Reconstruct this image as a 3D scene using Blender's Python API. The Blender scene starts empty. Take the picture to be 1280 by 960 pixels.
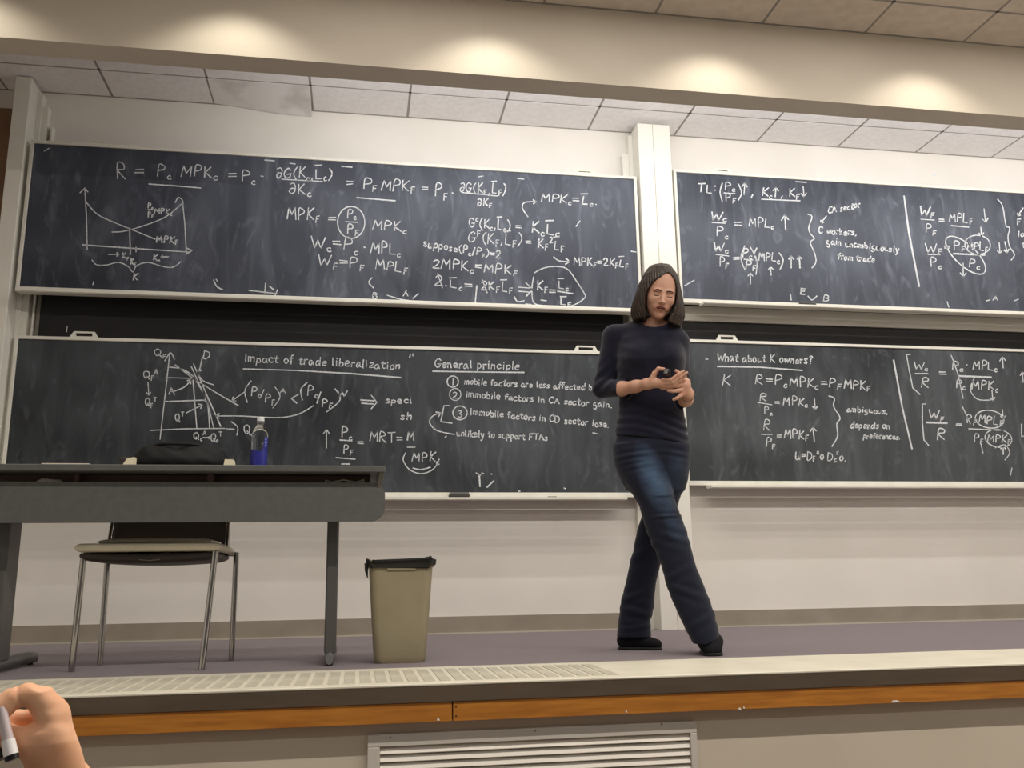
import bpy, math, random
import numpy as np
from mathutils import Matrix, Vector

# ------------------------------------------------------------------ camera, world, light, exposure
SC = bpy.context.scene
COL = SC.collection
FOC, PITCH, YAW, ROLL = 1130.0, 0.2103436, 0.1699464, 0.0148030   # photo is 1280 x 960
EYE = 0.34                                                        # camera height over the stage floor (z = 0)
_cp, _sp, _cy, _sy = math.cos(PITCH), math.sin(PITCH), math.cos(YAW), math.sin(YAW)
_cr, _sr = math.cos(ROLL), math.sin(ROLL)
FWD = np.array([_sy*_cp, _cy*_cp, _sp]); RT0 = np.array([_cy, -_sy, 0.0]); UP0 = np.cross(RT0, FWD)
RT = _cr*RT0 - _sr*UP0; UP = _sr*RT0 + _cr*UP0
cam_d = bpy.data.cameras.new('camera'); cam = bpy.data.objects.new('camera', cam_d); COL.objects.link(cam)
cam_d.sensor_width = 36.0; cam_d.lens = 36.0*FOC/1280.0; cam_d.clip_start = 0.05
cam.matrix_world = Matrix(((RT[0], UP[0], -FWD[0], 0), (RT[1], UP[1], -FWD[1], 0), (RT[2], UP[2], -FWD[2], EYE), (0, 0, 0, 1)))
SC.camera = cam
SC.view_settings.view_transform = 'Standard'; SC.view_settings.look = 'None'
SC.view_settings.gamma = 1.0; SC.view_settings.use_curve_mapping = False
SC.view_settings.exposure = 0.0

world = bpy.data.worlds.new('world'); SC.world = world; world.use_nodes = True
bg = world.node_tree.nodes['Background']; bg.inputs[0].default_value = (1.0, 0.93, 0.87, 1); bg.inputs[1].default_value = 0.11

def area(name, loc, sx, sy, power, color, target=None, spread=180):
    l = bpy.data.lights.new(name, 'AREA'); l.shape = 'RECTANGLE'; l.size = sx; l.size_y = sy
    l.energy = power; l.color = color; l.spread = math.radians(spread)
    o = bpy.data.objects.new(name, l); COL.objects.link(o); o.location = loc
    d = Vector((0, 0, -1)) if target is None else (Vector(target)-Vector(loc)).normalized()
    o.rotation_euler = d.to_track_quat('-Z', 'Y').to_euler() if target is not None else (0, 0, 0)
    return o
WARM = (1.0, 0.945, 0.875); NEUT = (1.0, 0.985, 0.96)
# fluorescent wall washer hidden behind the bulkhead, and rows of ceiling fixtures over the audience
area('board_wash_light', (3.2, 4.645, 3.16), 7.4, 0.05, 60, NEUT, (3.2, 5.80, 2.45))
area('ceiling_row_light', (3.0, 3.80, 3.45), 7.0, 0.04, 24, WARM)
area('ceiling_row_light', (2.6, 1.35, 3.45), 7.5, 0.05, 215, WARM)
area('ceiling_row_light', (1.8, -1.30, 3.45), 8.5, 0.10, 70, WARM)
for sx in (-1.99, -0.68, 0.66, 1.945, 3.25, 4.55):
    l = bpy.data.lights.new('can_light', 'SPOT'); l.energy = 23; l.color = (1.0, 0.94, 0.80); l.spot_size = math.radians(122)
    l.spot_blend = 0.55; l.shadow_soft_size = 0.06
    o = bpy.data.objects.new('can_light', l); COL.objects.link(o); o.location = (sx, 4.08, 3.465)

# ------------------------------------------------------------------ helpers
random.seed(7)
def lin(c):
    c = c/255.0
    return c/12.92 if c <= 0.04045 else ((c+0.055)/1.055)**2.4
def rgb(r, g, b): return (lin(r), lin(g), lin(b), 1.0)

def mat(name, col, rough=0.6, metal=0.0, col2=None, scale=8.0, stretch=(1, 1, 1), bump=0.0, bscale=60.0, spec=0.5, detail=4.0, lo=0.35, hi=0.65, sheen=0.0):
    m = bpy.data.materials.new(name); m.use_nodes = True
    nt = m.node_tree; b = nt.nodes['Principled BSDF']
    b.inputs['Base Color'].default_value = col; b.inputs['Roughness'].default_value = rough; b.inputs['Metallic'].default_value = metal
    b.inputs['Specular IOR Level'].default_value = spec
    if sheen: b.inputs['Sheen Weight'].default_value = sheen
    tc = nt.nodes.new('ShaderNodeTexCoord'); mp = nt.nodes.new('ShaderNodeMapping'); mp.inputs['Scale'].default_value = stretch
    nt.links.new(tc.outputs['Object'], mp.inputs['Vector'])
    if col2 is not None:
        n = nt.nodes.new('ShaderNodeTexNoise'); n.inputs['Scale'].default_value = scale; n.inputs['Detail'].default_value = detail
        r = nt.nodes.new('ShaderNodeValToRGB'); r.color_ramp.elements[0].position = lo; r.color_ramp.elements[1].position = hi
        r.color_ramp.elements[0].color = col; r.color_ramp.elements[1].color = col2
        nt.links.new(mp.outputs[0], n.inputs['Vector']); nt.links.new(n.outputs['Fac'], r.inputs[0]); nt.links.new(r.outputs[0], b.inputs['Base Color'])
    if bump:
        n = nt.nodes.new('ShaderNodeTexNoise'); n.inputs['Scale'].default_value = bscale; n.inputs['Detail'].default_value = 3
        bp = nt.nodes.new('ShaderNodeBump'); bp.inputs['Strength'].default_value = bump; bp.inputs['Distance'].default_value = 0.004
        nt.links.new(mp.outputs[0], n.inputs['Vector']); nt.links.new(n.outputs['Fac'], bp.inputs['Height']); nt.links.new(bp.outputs[0], b.inputs['Normal'])
    return m

class MB:
    def __init__(s): s.v = []; s.f = []
    def add(s, vs, fs):
        n = len(s.v); s.v += [tuple(p) for p in vs]; s.f += [tuple(i+n for i in f) for f in fs]; return s
    def box(s, x0, x1, y0, y1, z0, z1, b=0.0):
        if b <= 0:
            vs = [(x, y, z) for z in (z0, z1) for y in (y0, y1) for x in (x0, x1)]
            return s.add(vs, [(0, 2, 3, 1), (4, 5, 7, 6), (0, 1, 5, 4), (2, 6, 7, 3), (0, 4, 6, 2), (1, 3, 7, 5)])
        # chamfered box: three overlapping profiles as one hull of 24 verts
        vs = []; 
        for zz, ii in ((z0, b), (z0+b, 0), (z1-b, 0), (z1, b)):
            X0, X1, Y0, Y1 = x0+ii, x1-ii, y0+ii, y1-ii; c = b if ii == 0 else b*0.5
            vs += [(X0+c, Y0, zz), (X1-c, Y0, zz), (X1, Y0+c, zz), (X1, Y1-c, zz), (X1-c, Y1, zz), (X0+c, Y1, zz), (X0, Y1-c, zz), (X0, Y0+c, zz)]
        fs = [tuple(range(7, -1, -1)), tuple(range(24, 32))]
        for k in range(3):
            for i in range(8):
                j = (i+1) % 8; fs.append((k*8+i, k*8+j, k*8+8+j, k*8+8+i))
        return s.add(vs, fs)
    def rings(s, rings, cap=True):
        n = len(rings[0]); vs = [p for r in rings for p in r]; fs = []
        for k in range(len(rings)-1):
            for i in range(n):
                j = (i+1) % n; fs.append((k*n+i, k*n+j, (k+1)*n+j, (k+1)*n+i))
        if cap: fs += [tuple(range(n-1, -1, -1)), tuple(range((len(rings)-1)*n, len(rings)*n))]
        return s.add(vs, fs)
    def tube(s, pts, r, n=12):
        pts = [Vector(p) for p in pts]; rs = r if isinstance(r, (list, tuple)) else [r]*len(pts); R = []
        for i, p in enumerate(pts):
            t = (pts[min(i+1, len(pts)-1)]-pts[max(i-1, 0)]).normalized()
            a = t.cross(Vector((0, 0, 1))); a = t.cross(Vector((0, 1, 0))) if a.length < 0.2 else a
            a.normalize(); b = t.cross(a)
            R.append([tuple(p+(a*math.cos(2*math.pi*k/n)+b*math.sin(2*math.pi*k/n))*rs[i]) for k in range(n)])
        return s.rings(R)
    def lathe(s, c, prof, n=28):
        return s.rings([[(c[0]+r*math.cos(2*math.pi*k/n), c[1]+r*math.sin(2*math.pi*k/n), c[2]+z) for k in range(n)] for r, z in prof])
    def obj(s, name, m, parent=None, smooth=False, local=False, label=None):
        me = bpy.data.meshes.new(name); v = s.v
        if parent is not None and not local:
            L = parent.get('_o'); 
            if L is not None: v = [(p[0]-L[0], p[1]-L[1], p[2]-L[2]) for p in v]
        me.from_pydata(v, [], s.f); me.update()
        if smooth:
            for p in me.polygons: p.use_smooth = True
            try: me.set_sharp_from_angle(angle=math.radians(38))
            except Exception: pass
        me.materials.append(m)
        o = bpy.data.objects.new(name, me); COL.objects.link(o)
        if parent is not None: o.parent = parent
        if label: o['label'] = label
        return o

def thing(name, label, cat, loc=(0, 0, 0), rz=0.0, group=None):
    o = bpy.data.objects.new(name, None); COL.objects.link(o); o.location = loc; o.rotation_euler = (0, 0, rz)
    o.empty_display_size = 0.05
    o['label'] = label; o['category'] = cat
    if group: o['group'] = group
    o['_o'] = list(loc)
    return o
def tag(o, label, cat, group=None):
    o['label'] = label; o['category'] = cat
    if group: o['group'] = group
    return o
def struct(o): o['kind'] = 'structure'; return o
def sub(o, parent):           # child mesh below another mesh whose data share the thing's origin
    o.parent = parent; return o

def ray(x, y):                # direction through a point of the photograph
    u, v = (x-640)/FOC, -(y-480)/FOC
    return RT*u + UP*v + FWD
def at(x, y, Y):              # the world point seen there on the wall-parallel plane at depth Y
    t = ray(x, y); t = t/t[1]*Y; return (t[0], t[1], t[2]+EYE)

# ------------------------------------------------------------------ materials
M = {}
M['wall'] = mat('wall_paint', rgb(233, 228, 221), 0.75, col2=rgb(227, 222, 214), scale=2.0, bump=0.03, bscale=90)
M['soffit'] = mat('bulkhead_paint', rgb(220, 210, 194), 0.7, col2=rgb(214, 203, 187), scale=1.5, bump=0.03)
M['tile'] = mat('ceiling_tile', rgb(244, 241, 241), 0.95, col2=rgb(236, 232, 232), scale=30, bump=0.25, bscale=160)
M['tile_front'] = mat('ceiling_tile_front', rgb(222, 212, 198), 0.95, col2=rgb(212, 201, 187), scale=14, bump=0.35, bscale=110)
M['tile_stain'] = mat('ceiling_tile_stained', rgb(240, 237, 236), 0.95, col2=rgb(190, 184, 178), scale=3.4, lo=0.5, hi=0.75, bump=0.25, bscale=160)
M['grid'] = mat('ceiling_grid', rgb(150, 145, 138), 0.6)
M['carpet'] = mat('carpet', rgb(112, 99, 104), 1.0, col2=rgb(128, 114, 117), scale=120, bump=0.8, bscale=380, spec=0.1, sheen=0.3)
M['lowfloor'] = mat('floor_lower', rgb(95, 85, 80), 0.9, col2=rgb(110, 98, 90), scale=40)
M['base'] = mat('baseboard', rgb(156, 146, 132), 0.55, col2=rgb(146, 136, 122), scale=5)
M['caulk'] = mat('caulk', rgb(190, 182, 168), 0.7)
M['nose'] = mat('nosing_vinyl', rgb(226, 220, 200), 0.42, col2=rgb(216, 209, 190), scale=5)
M['tread'] = mat('tread_insert', rgb(206, 199, 180), 0.5, col2=rgb(176, 170, 153), scale=7, lo=0.3, hi=0.7)
M['nosefront'] = mat('nosing_front', rgb(92, 78, 63), 0.5, col2=rgb(82, 69, 55), scale=4, stretch=(1, 1, 6))
M['wood'] = mat('stage_wood', rgb(188, 122, 44), 0.45, col2=rgb(164, 102, 34), scale=6, stretch=(1, 1, 12), detail=6)
M['riser'] = mat('riser_paint', rgb(208, 196, 176), 0.7, col2=rgb(200, 188, 168), scale=2)
M['ventm'] = mat('vent_metal', rgb(202, 195, 184), 0.45, metal=0.0)
M['dark'] = mat('dark_void', rgb(14, 12, 11), 0.9)
M['brownpanel'] = mat('brown_panel', rgb(140, 110, 84), 0.8, col2=rgb(128, 98, 74), scale=3)
M['alu'] = mat('cream_metal', rgb(230, 227, 216), 0.42, col2=rgb(222, 218, 206), scale=6)
M['post'] = mat('post_metal', rgb(233, 230, 221), 0.5, col2=rgb(227, 224, 213), scale=3)
M['grey'] = mat('grey_metal', rgb(120, 116, 106), 0.5)

def slate(name, base, hi, seed):
    m = bpy.data.materials.new(name); m.use_nodes = True; nt = m.node_tree; b = nt.nodes['Principled BSDF']
    b.inputs['Roughness'].default_value = 0.62; b.inputs['Specular IOR Level'].default_value = 0.35
    tc = nt.nodes.new('ShaderNodeTexCoord')
    def noise(sc, stretch, det, dist, loc):
        mp = nt.nodes.new('ShaderNodeMapping'); mp.inputs['Scale'].default_value = stretch; mp.inputs['Location'].default_value = loc
        mp.inputs['Rotation'].default_value = (0, 0.12, 0)
        n = nt.nodes.new('ShaderNodeTexNoise'); n.inputs['Scale'].default_value = sc; n.inputs['Detail'].default_value = det
        n.inputs['Distortion'].default_value = dist
        nt.links.new(tc.outputs['Object'], mp.inputs[0]); nt.links.new(mp.outputs[0], n.inputs['Vector']); return n
    def ramp(n, a, c, v0=0.0, v1=1.0):
        r = nt.nodes.new('ShaderNodeMapRange'); r.inputs['From Min'].default_value = a; r.inputs['From Max'].default_value = c
        r.inputs['To Min'].default_value = v0; r.inputs['To Max'].default_value = v1
        nt.links.new(n.outputs['Fac'], r.inputs['Value']); return r
    def math_(op, a, c):
        k = nt.nodes.new('ShaderNodeMath'); k.operation = op
        for i, q in enumerate((a, c)):
            if isinstance(q, (int, float)): k.inputs[i].default_value = q
            else: nt.links.new(q.outputs[0], k.inputs[i])
        return k
    broad = ramp(noise(1.1, (1, 1, 1), 2, 0.4, (seed, 0, 3)), 0.30, 0.72)
    streak = ramp(noise(1.2, (2.6, 1, 0.55), 7, 3.6, (seed*2, 0, 1)), 0.45, 0.78)
    wisp = ramp(noise(3.0, (2.2, 1, 0.9), 6, 3.2, (seed*3, 0, 7)), 0.56, 0.80)
    blot = ramp(noise(7.0, (1, 1, 0.7), 3, 0.6, (seed*5, 0, 2)), 0.66, 0.82)
    s1 = math_('MULTIPLY', broad, 0.34); s2 = math_('MULTIPLY', streak, 0.20); s3 = math_('MULTIPLY', wisp, 0.34); s4 = math_('MULTIPLY', blot, 0.22)
    t = math_('ADD', math_('ADD', s1, s2), math_('ADD', s3, s4)); t.use_clamp = True
    mx = nt.nodes.new('ShaderNodeMix'); mx.data_type = 'RGBA'; mx.inputs['A'].default_value = base; mx.inputs['B'].default_value = hi
    nt.links.new(t.outputs[0], mx.inputs['Factor']); nt.links.new(mx.outputs['Result'], b.inputs['Base Color'])
    return m
SL0, SL1 = rgb(38, 42, 54), rgb(132, 138, 152)
M['slate_ul'] = slate('slate_upper_left', SL0, SL1, 1.3)
M['slate_ur'] = slate('slate_upper_right', SL0, SL1, 4.1)
M['slate_ll'] = slate('slate_lower_left', rgb(30, 33, 38), rgb(112, 118, 124), 7.7)  # lower slates darkened, left one most, for the weaker light there
M['slate_lr'] = slate('slate_lower_right', rgb(35, 39, 43), rgb(118, 124, 128), 12.9)
M['slate_back_shaded'] = mat('slate_back_shaded', rgb(24, 22, 24), 0.7, col2=rgb(32, 30, 32), scale=2)  # same slate as the sliding boards, its shade put into the colour
M['chalk'] = mat('chalk', rgb(222, 224, 226), 0.95, col2=rgb(140, 144, 150), scale=150, lo=0.48, hi=0.72, spec=0.1)
M['chalk_faint'] = mat('chalk_faint', rgb(150, 154, 160), 0.95, col2=rgb(92, 96, 102), scale=120, lo=0.4, hi=0.7, spec=0.1)

# ------------------------------------------------------------------ the room
WY = 5.80; CZ = 3.48
XL, XR = -3.2, 6.2
def single(name, m, b, smooth=False): return struct(MB().box(*b).obj(name, m, smooth=smooth))
single('wall_back', M['wall'], (XL, XR, WY, WY+0.12, -0.8, CZ+0.15))
single('wall_left', M['wall'], (XL-0.12, XL, -1.5, WY, -0.8, CZ+0.15))
single('wall_right', M['wall'], (XR, XR+0.12, -1.5, WY, -0.8, CZ+0.15))
single('floor', M['carpet'], (XL, XR, 3.70, WY, -0.06, 0.0))
single('floor_lower', M['lowfloor'], (XL, XR, -1.5, 3.22, -0.86, -0.8))
single('wall_riser', M['riser'], (XL, XR, 3.16, 3.26, -0.8, -0.03))
for nm, (a, c) in (('baseboard_left', (XL, 1.80)), ('baseboard_right', (2.14, XR))):
    single(nm, M['base'], (a, c, WY-0.014, WY, 0.0, 0.105))
    single('trim_4', M['caulk'], (a, c, WY-0.026, WY-0.014, 0.0, 0.008))
# brown tack panel left of the boards
bp_ = MB().box(-2.9, -2.215, WY-0.02, WY-0.002, 1.5, 3.34, 0.004).obj('wall_panel', M['brownpanel'])
tag(bp_, 'brown flat panel on the wall left of the leftmost white post', 'panel')
# nosing of the stage edge with its pale ribs and inserts, front fascia and wooden strip
ns = struct(MB().box(XL, XR, 3.125, 3.70, -0.03, 0.0, 0.001).obj('trim_1', M['nose']))
lip = MB().box(XL, XR, 3.102, 3.135, -0.006, 0.004, 0.003).obj('nosing_lip', M['nose'], ns)
xx = -1.62
ins = None
while xx < 0.92:
    if ins is None:
        b = MB().box(-0.019, 0.019, 3.20, 3.60, 0.0, 0.0022, 0.0008); o = b.obj('tread_insert', M['tread'], ns); ins = o.data; o.location = (xx, 0, 0)
    else:
        o = bpy.data.objects.new('tread_insert', ins); COL.objects.link(o); o.parent = ns; o.location = (xx, 0, 0)
    xx += 0.0535
struct(MB().box(XL, XR, 3.104, 3.1245, -0.056, -0.0065, 0.001).obj('trim_2', M['nosefront']))
wd = MB()
w = struct(MB().box(XL, 0.318, 3.109, 3.16, -0.118, -0.0565, 0.001).obj('trim_3', M['wood']))
MB().box(0.322, 2.9, 3.109, 3.16, -0.118, -0.0565, 0.001).obj('wood_strip', M['wood'], w)
MB().box(2.904, XR, 3.109, 3.16, -0.118, -0.0565, 0.001).obj('wood_strip', M['wood'], w)
wf = MB().box(0.329, 0.334, 3.1075, 3.109, -0.075, -0.071); wf.box(0.329, 0.334, 3.1075, 3.109, -0.104, -0.10); wf.obj('nail_head', M['dark'], w)
ch = MB()
for px_, py_, ww in ((1120, 876.5, 0.035), (925, 886, 0.012), (548, 899, 0.010), (930, 884, 0.006), (783, 889, 0.007)):
    p = at(px_, py_, 3.108); ch.add([(p[0]-ww/2, 3.1078, p[2]-0.004), (p[0]+ww/2, 3.1078, p[2]-0.004), (p[0]+ww*0.1, 3.1078, p[2]+0.004), (p[0]-ww*0.4, 3.1078, p[2]+0.003)], [(0, 1, 2, 3)])
ch.obj('paint_chip', M['post'], w)

# ceiling tiles, one object each, in their grid
cl = single('ceiling', M['dark'], (XL, XR, 4.40, WY, CZ+0.03, CZ+0.08))
XT = [-3.05+0.0+0.648*k-0.0 for k in range(-1, 15)]
XT = [-2.945+0.646*k for k in range(0, 15)]
g = MB(); rows = [WY-0.33-0.645*k for k in range(0, 2)]
ye = [WY]+rows
tile_data = {}
for r in range(2):
    y1, y0 = ye[r], ye[r+1]
    for k in range(len(XT)-1):
        x0, x1 = XT[k], min(XT[k+1], XR)
        if x0 >= XR: continue
        if r == 0 and abs(x0-(-1.007)) < 0.1:      # the sagging, water-stained tile
            V, F = [], []; nx, ny = 14, 6
            for side in (0, 1):
                for j in range(ny+1):
                    for i in range(nx+1):
                        a, b = i/nx, j/ny
                        sag = 0.050*math.sin(min(1, a*1.05+0.02)*math.pi*0.62)*(a**0.5)*(b**1.6)
                        V.append((x0+0.004+a*(x1-x0-0.008), y0+0.006+b*(y1-y0-0.012), CZ-sag-0.001+side*0.014))
            n = (nx+1)*(ny+1)
            for j in range(ny):
                for i in range(nx):
                    q = j*(nx+1)+i; F.append((q, q+nx+1, q+nx+2, q+1)); F.append((n+q, n+q+1, n+q+nx+2, n+q+nx+1))
            for i in range(nx):
                q = ny*(nx+1)+i; F.append((q, q+n, q+n+1, q+1)); q = i; F.append((q, q+1, q+n+1, q+n))
            for j in range(ny):
                q = j*(nx+1); F.append((q, q+n, q+n+nx+1, q+nx+1)); q += nx; F.append((q, q+nx+1, q+n+nx+1, q+n))
            MB().add(V, F).obj('ceiling_tile', M['tile_stain'], cl, smooth=True, label='sagging ceiling tile with a grey water stain')
            continue
        key = (r, round(x1-x0, 3))
        if key not in tile_data:
            b = MB().box(0.006, x1-x0-0.006, y0+0.006, y1-0.004, CZ+0.000, CZ+0.014, 0.003); o = b.obj('ceiling_tile', M['tile'], cl); tile_data[key] = o.data
        else:
            o = bpy.data.objects.new('ceiling_tile', tile_data[key]); COL.objects.link(o); o.parent = cl
        o.location = (x0, 0, 0.0 if (k+r) % 3 else -0.001)
for x in XT[:-1]: g.box(x-0.010, x+0.010, 4.57, WY, CZ+0.001, CZ+0.012)
g.box(XL, XR, rows[0]-0.010, rows[0]+0.010, CZ+0.001, CZ+0.012); g.box(XL, XR, rows[1]-0.010, rows[1]+0.010, CZ+0.001, CZ+0.012)
g.box(XL, XR, WY-0.008, WY, CZ-0.004, CZ+0.012)
g.obj('ceiling_grid', M['grid'], cl)
single('ceiling', M['tile'], (XL, XR, 4.57, rows[1]-0.011, CZ+0.001, CZ+0.03))

ca = single('ceiling', M['dark'], (XL, XR, 0.4, 4.41, CZ+0.03, CZ+0.08))
td = {}
gf = MB(); ry_ = [4.41-0.305-0.645*k for k in range(0, 6)]
ys = [4.41]+ry_
for r in range(6):
    for k in range(14):
        x0 = -2.93+0.65*k-0.0; x1 = x0+0.65
        if x1 > XR: continue
        if r not in td:
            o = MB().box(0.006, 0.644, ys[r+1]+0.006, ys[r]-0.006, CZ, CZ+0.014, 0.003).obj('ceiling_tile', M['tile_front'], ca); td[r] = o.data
        else:
            o = bpy.data.objects.new('ceiling_tile', td[r]); COL.objects.link(o); o.parent = ca
        o.location = (x0, 0, 0)
for k in range(14): gf.box(-2.93+0.65*k-0.009, -2.93+0.65*k+0.009, 0.5, 4.41, CZ+0.001, CZ+0.012)
for y in ry_: gf.box(XL, XR, y-0.009, y+0.009, CZ+0.001, CZ+0.012)
gf.box(XL, XR, 4.400, 4.409, CZ-0.004, CZ+0.012)
gf.obj('ceiling_grid', M['grid'], ca)

# bulkhead
bk = struct(MB().box(XL, 0.6318, 4.41, 4.562, 3.010, CZ+0.08).obj('ceiling_bulkhead', M['soffit']))
MB().box(0.6322, XR, 4.41, 4.562, 3.010, CZ+0.08).obj('bulkhead_panel', M['soffit'], bk)

# ------------------------------------------------------------------ posts and boards
def post(x0, x1, label, dual):
    t = thing('track_post', label, 'post', ((x0+x1)/2, 5.7, 0))
    if dual:
        mid = 1.993
        MB().box(x0, mid-0.001, 5.60, 5.80, 0.0, 3.45, 0.003).obj('post_cover', M['post'], t)
        MB().box(mid+0.001, x1, 5.60, 5.80, 0.0, 3.45, 0.003).obj('post_cover', M['post'], t)
        MB().box(x0-0.030, x0-0.001, 5.732, 5.80, 0.0, 3.42).obj('track_channel', M['post'], t)
        MB().box(x0-0.075, x0-0.030, 5.745, 5.80, 0.0, 3.28).obj('track_channel', M['post'], t)
        MB().box(x1+0.001, x1+0.026, 5.732, 5.80, 0.0, 3.42).obj('track_channel', M['post'], t)
        MB().box(x1+0.026, x1+0.05, 5.745, 5.80, 0.9, 3.28).obj('track_channel', M['post'], t)
    else:
        MB().box(x0, x1, 5.60, 5.80, 0.0, 3.47, 0.003).obj('post_cover', M['post'], t)
        MB().box(x1+0.001, x1+0.030, 5.732, 5.80, 0.0, 3.43).obj('track_channel', M['post'], t)
        MB().box(x1+0.030, x1+0.065, 5.745, 5.80, 0.0, 3.35).obj('track_channel', M['post'], t)
        MB().box(x1+0.090, x1+0.100, 5.75, 5.80, 0.0, 3.22).obj('track_channel', M['post'], t)  # added strip standing in for a reflection and shadow edge beside the post
    return t
post(-2.178, -2.085, 'white vertical track post at the left end of the boards', False)
post(1.884, 2.118, 'white double track post standing behind the walking woman', True)

def board(name_label, x0, x1, z0, z1, Y, sm, handles, tray_x):
    t = thing('chalkboard', name_label, 'chalkboard', (x0, Y, z0))
    fw = 0.020
    MB().box(x0, x1, Y, Y+0.022, z0, z1).obj('slate', sm, t)
    A = M['alu']
    for nm, b in (('top_rail', (x0-fw, x1+fw, Y-0.010, Y+0.028, z1, z1+fw)), ('bottom_rail', (x0-fw, x1+fw, Y-0.012, Y+0.028, z0-0.030, z0)),
                  ('side_rail', (x0-fw, x0, Y-0.010, Y+0.028, z0, z1)), ('side_rail', (x1, x1+fw, Y-0.010, Y+0.028, z0, z1))):
        MB().box(*b, 0.002).obj(nm, A, t)
    a, c = tray_x
    prof = [(Y-0.012, z0-0.032), (Y-0.082, z0-0.044), (Y-0.088, z0-0.036), (Y-0.096, z0-0.037), (Y-0.096, z0-0.050), (Y-0.088, z0-0.056), (Y-0.012, z0-0.050)]
    MB().rings([[(x, p[0], p[1]) for p in prof] for x in (a, c)]).obj('chalk_tray', A, t)
    for hx0, hx1, hz in handles:
        zb = z1+fw; ii = 0.022
        b = MB(); o_ = [(hx0, zb), (hx0+ii, zb+hz), (hx1-ii, zb+hz), (hx1, zb)]; th = 0.010
        i_ = [(hx0+ii+0.012, zb+0.006), (hx0+ii+0.012, zb+hz-th), (hx1-ii-0.012, zb+hz-th), (hx1-ii-0.012, zb+0.006)]
        V = [(p[0], yy, p[1]) for yy in (Y-0.008, Y+0.006) for p in o_+i_]
        F = []
        for k in range(3): F += [(k, k+1, 5+k, 4+k), (8+k, 12+k, 13+k, 9+k), (k, 8+k, 9+k, k+1), (4+k, 5+k, 13+k, 12+k)]
        F += [(0, 4, 7, 3), (8, 11, 15, 12), (0, 3, 11, 8), (4, 12, 15, 7)]
        b.add(V, F).obj('grip_handle', A, t)
    return t
YU, YL = 5.63, 5.70
UL = board('upper left sliding chalkboard with two crossing curves drawn at its left end', -2.040, 1.846, 2.096, 3.034, YU, M['slate_ul'],
           [(-1.735, -1.595, 0.026), (1.42, 1.565, 0.026)], (-2.02, 1.80))
UR = board('upper right sliding chalkboard whose writing begins with TL', 2.158, 6.05, 2.178, 3.108, YU, M['slate_ur'],
           [(2.43, 2.575, 0.026)], (2.27, 5.9))
LL = board('lower left sliding chalkboard headed Impact of trade liberalization, behind desk and bin', -2.040, 1.852, 0.866, 1.789, YL, M['slate_ll'],
           [(-1.752, -1.588, 0.036), (1.398, 1.565, 0.036)], (-2.0, 1.70))
LR = board('lower right sliding chalkboard headed What about K owners, right of the woman', 2.160, 6.05, 0.944, 1.893, YL, M['slate_lr'],
           [(2.405, 2.565, 0.036)], (2.27, 5.9))
def backboard(x0, x1, z0, z1, label):
    t = thing('chalkboard', label, 'chalkboard', (x0, 5.76, z0))
    MB().box(x0, x1, 5.765, 5.785, z0, z1).obj('slate', M['slate_back_shaded'], t)
    MB().box(x0-0.02, x0, 5.758, 5.79, z0, z1).obj('side_rail', M['grey'], t)
    MB().box(x1, x1+0.02, 5.758, 5.79, z0, z1).obj('side_rail', M['grey'], t)
    return t
backboard(-1.955, 1.77, 1.25, 2.85, 'fixed slate board with shade in its colour, seen in the gap between the two left boards')
b2 = backboard(2.19, 6.08, 1.30, 2.90, 'fixed slate board with shade in its colour, seen in the gap between the two right boards')
MB().box(2.17, 6.08, 5.745, 5.762, 2.062, 2.165).obj('cross_rail', M['post'], b2)

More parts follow.
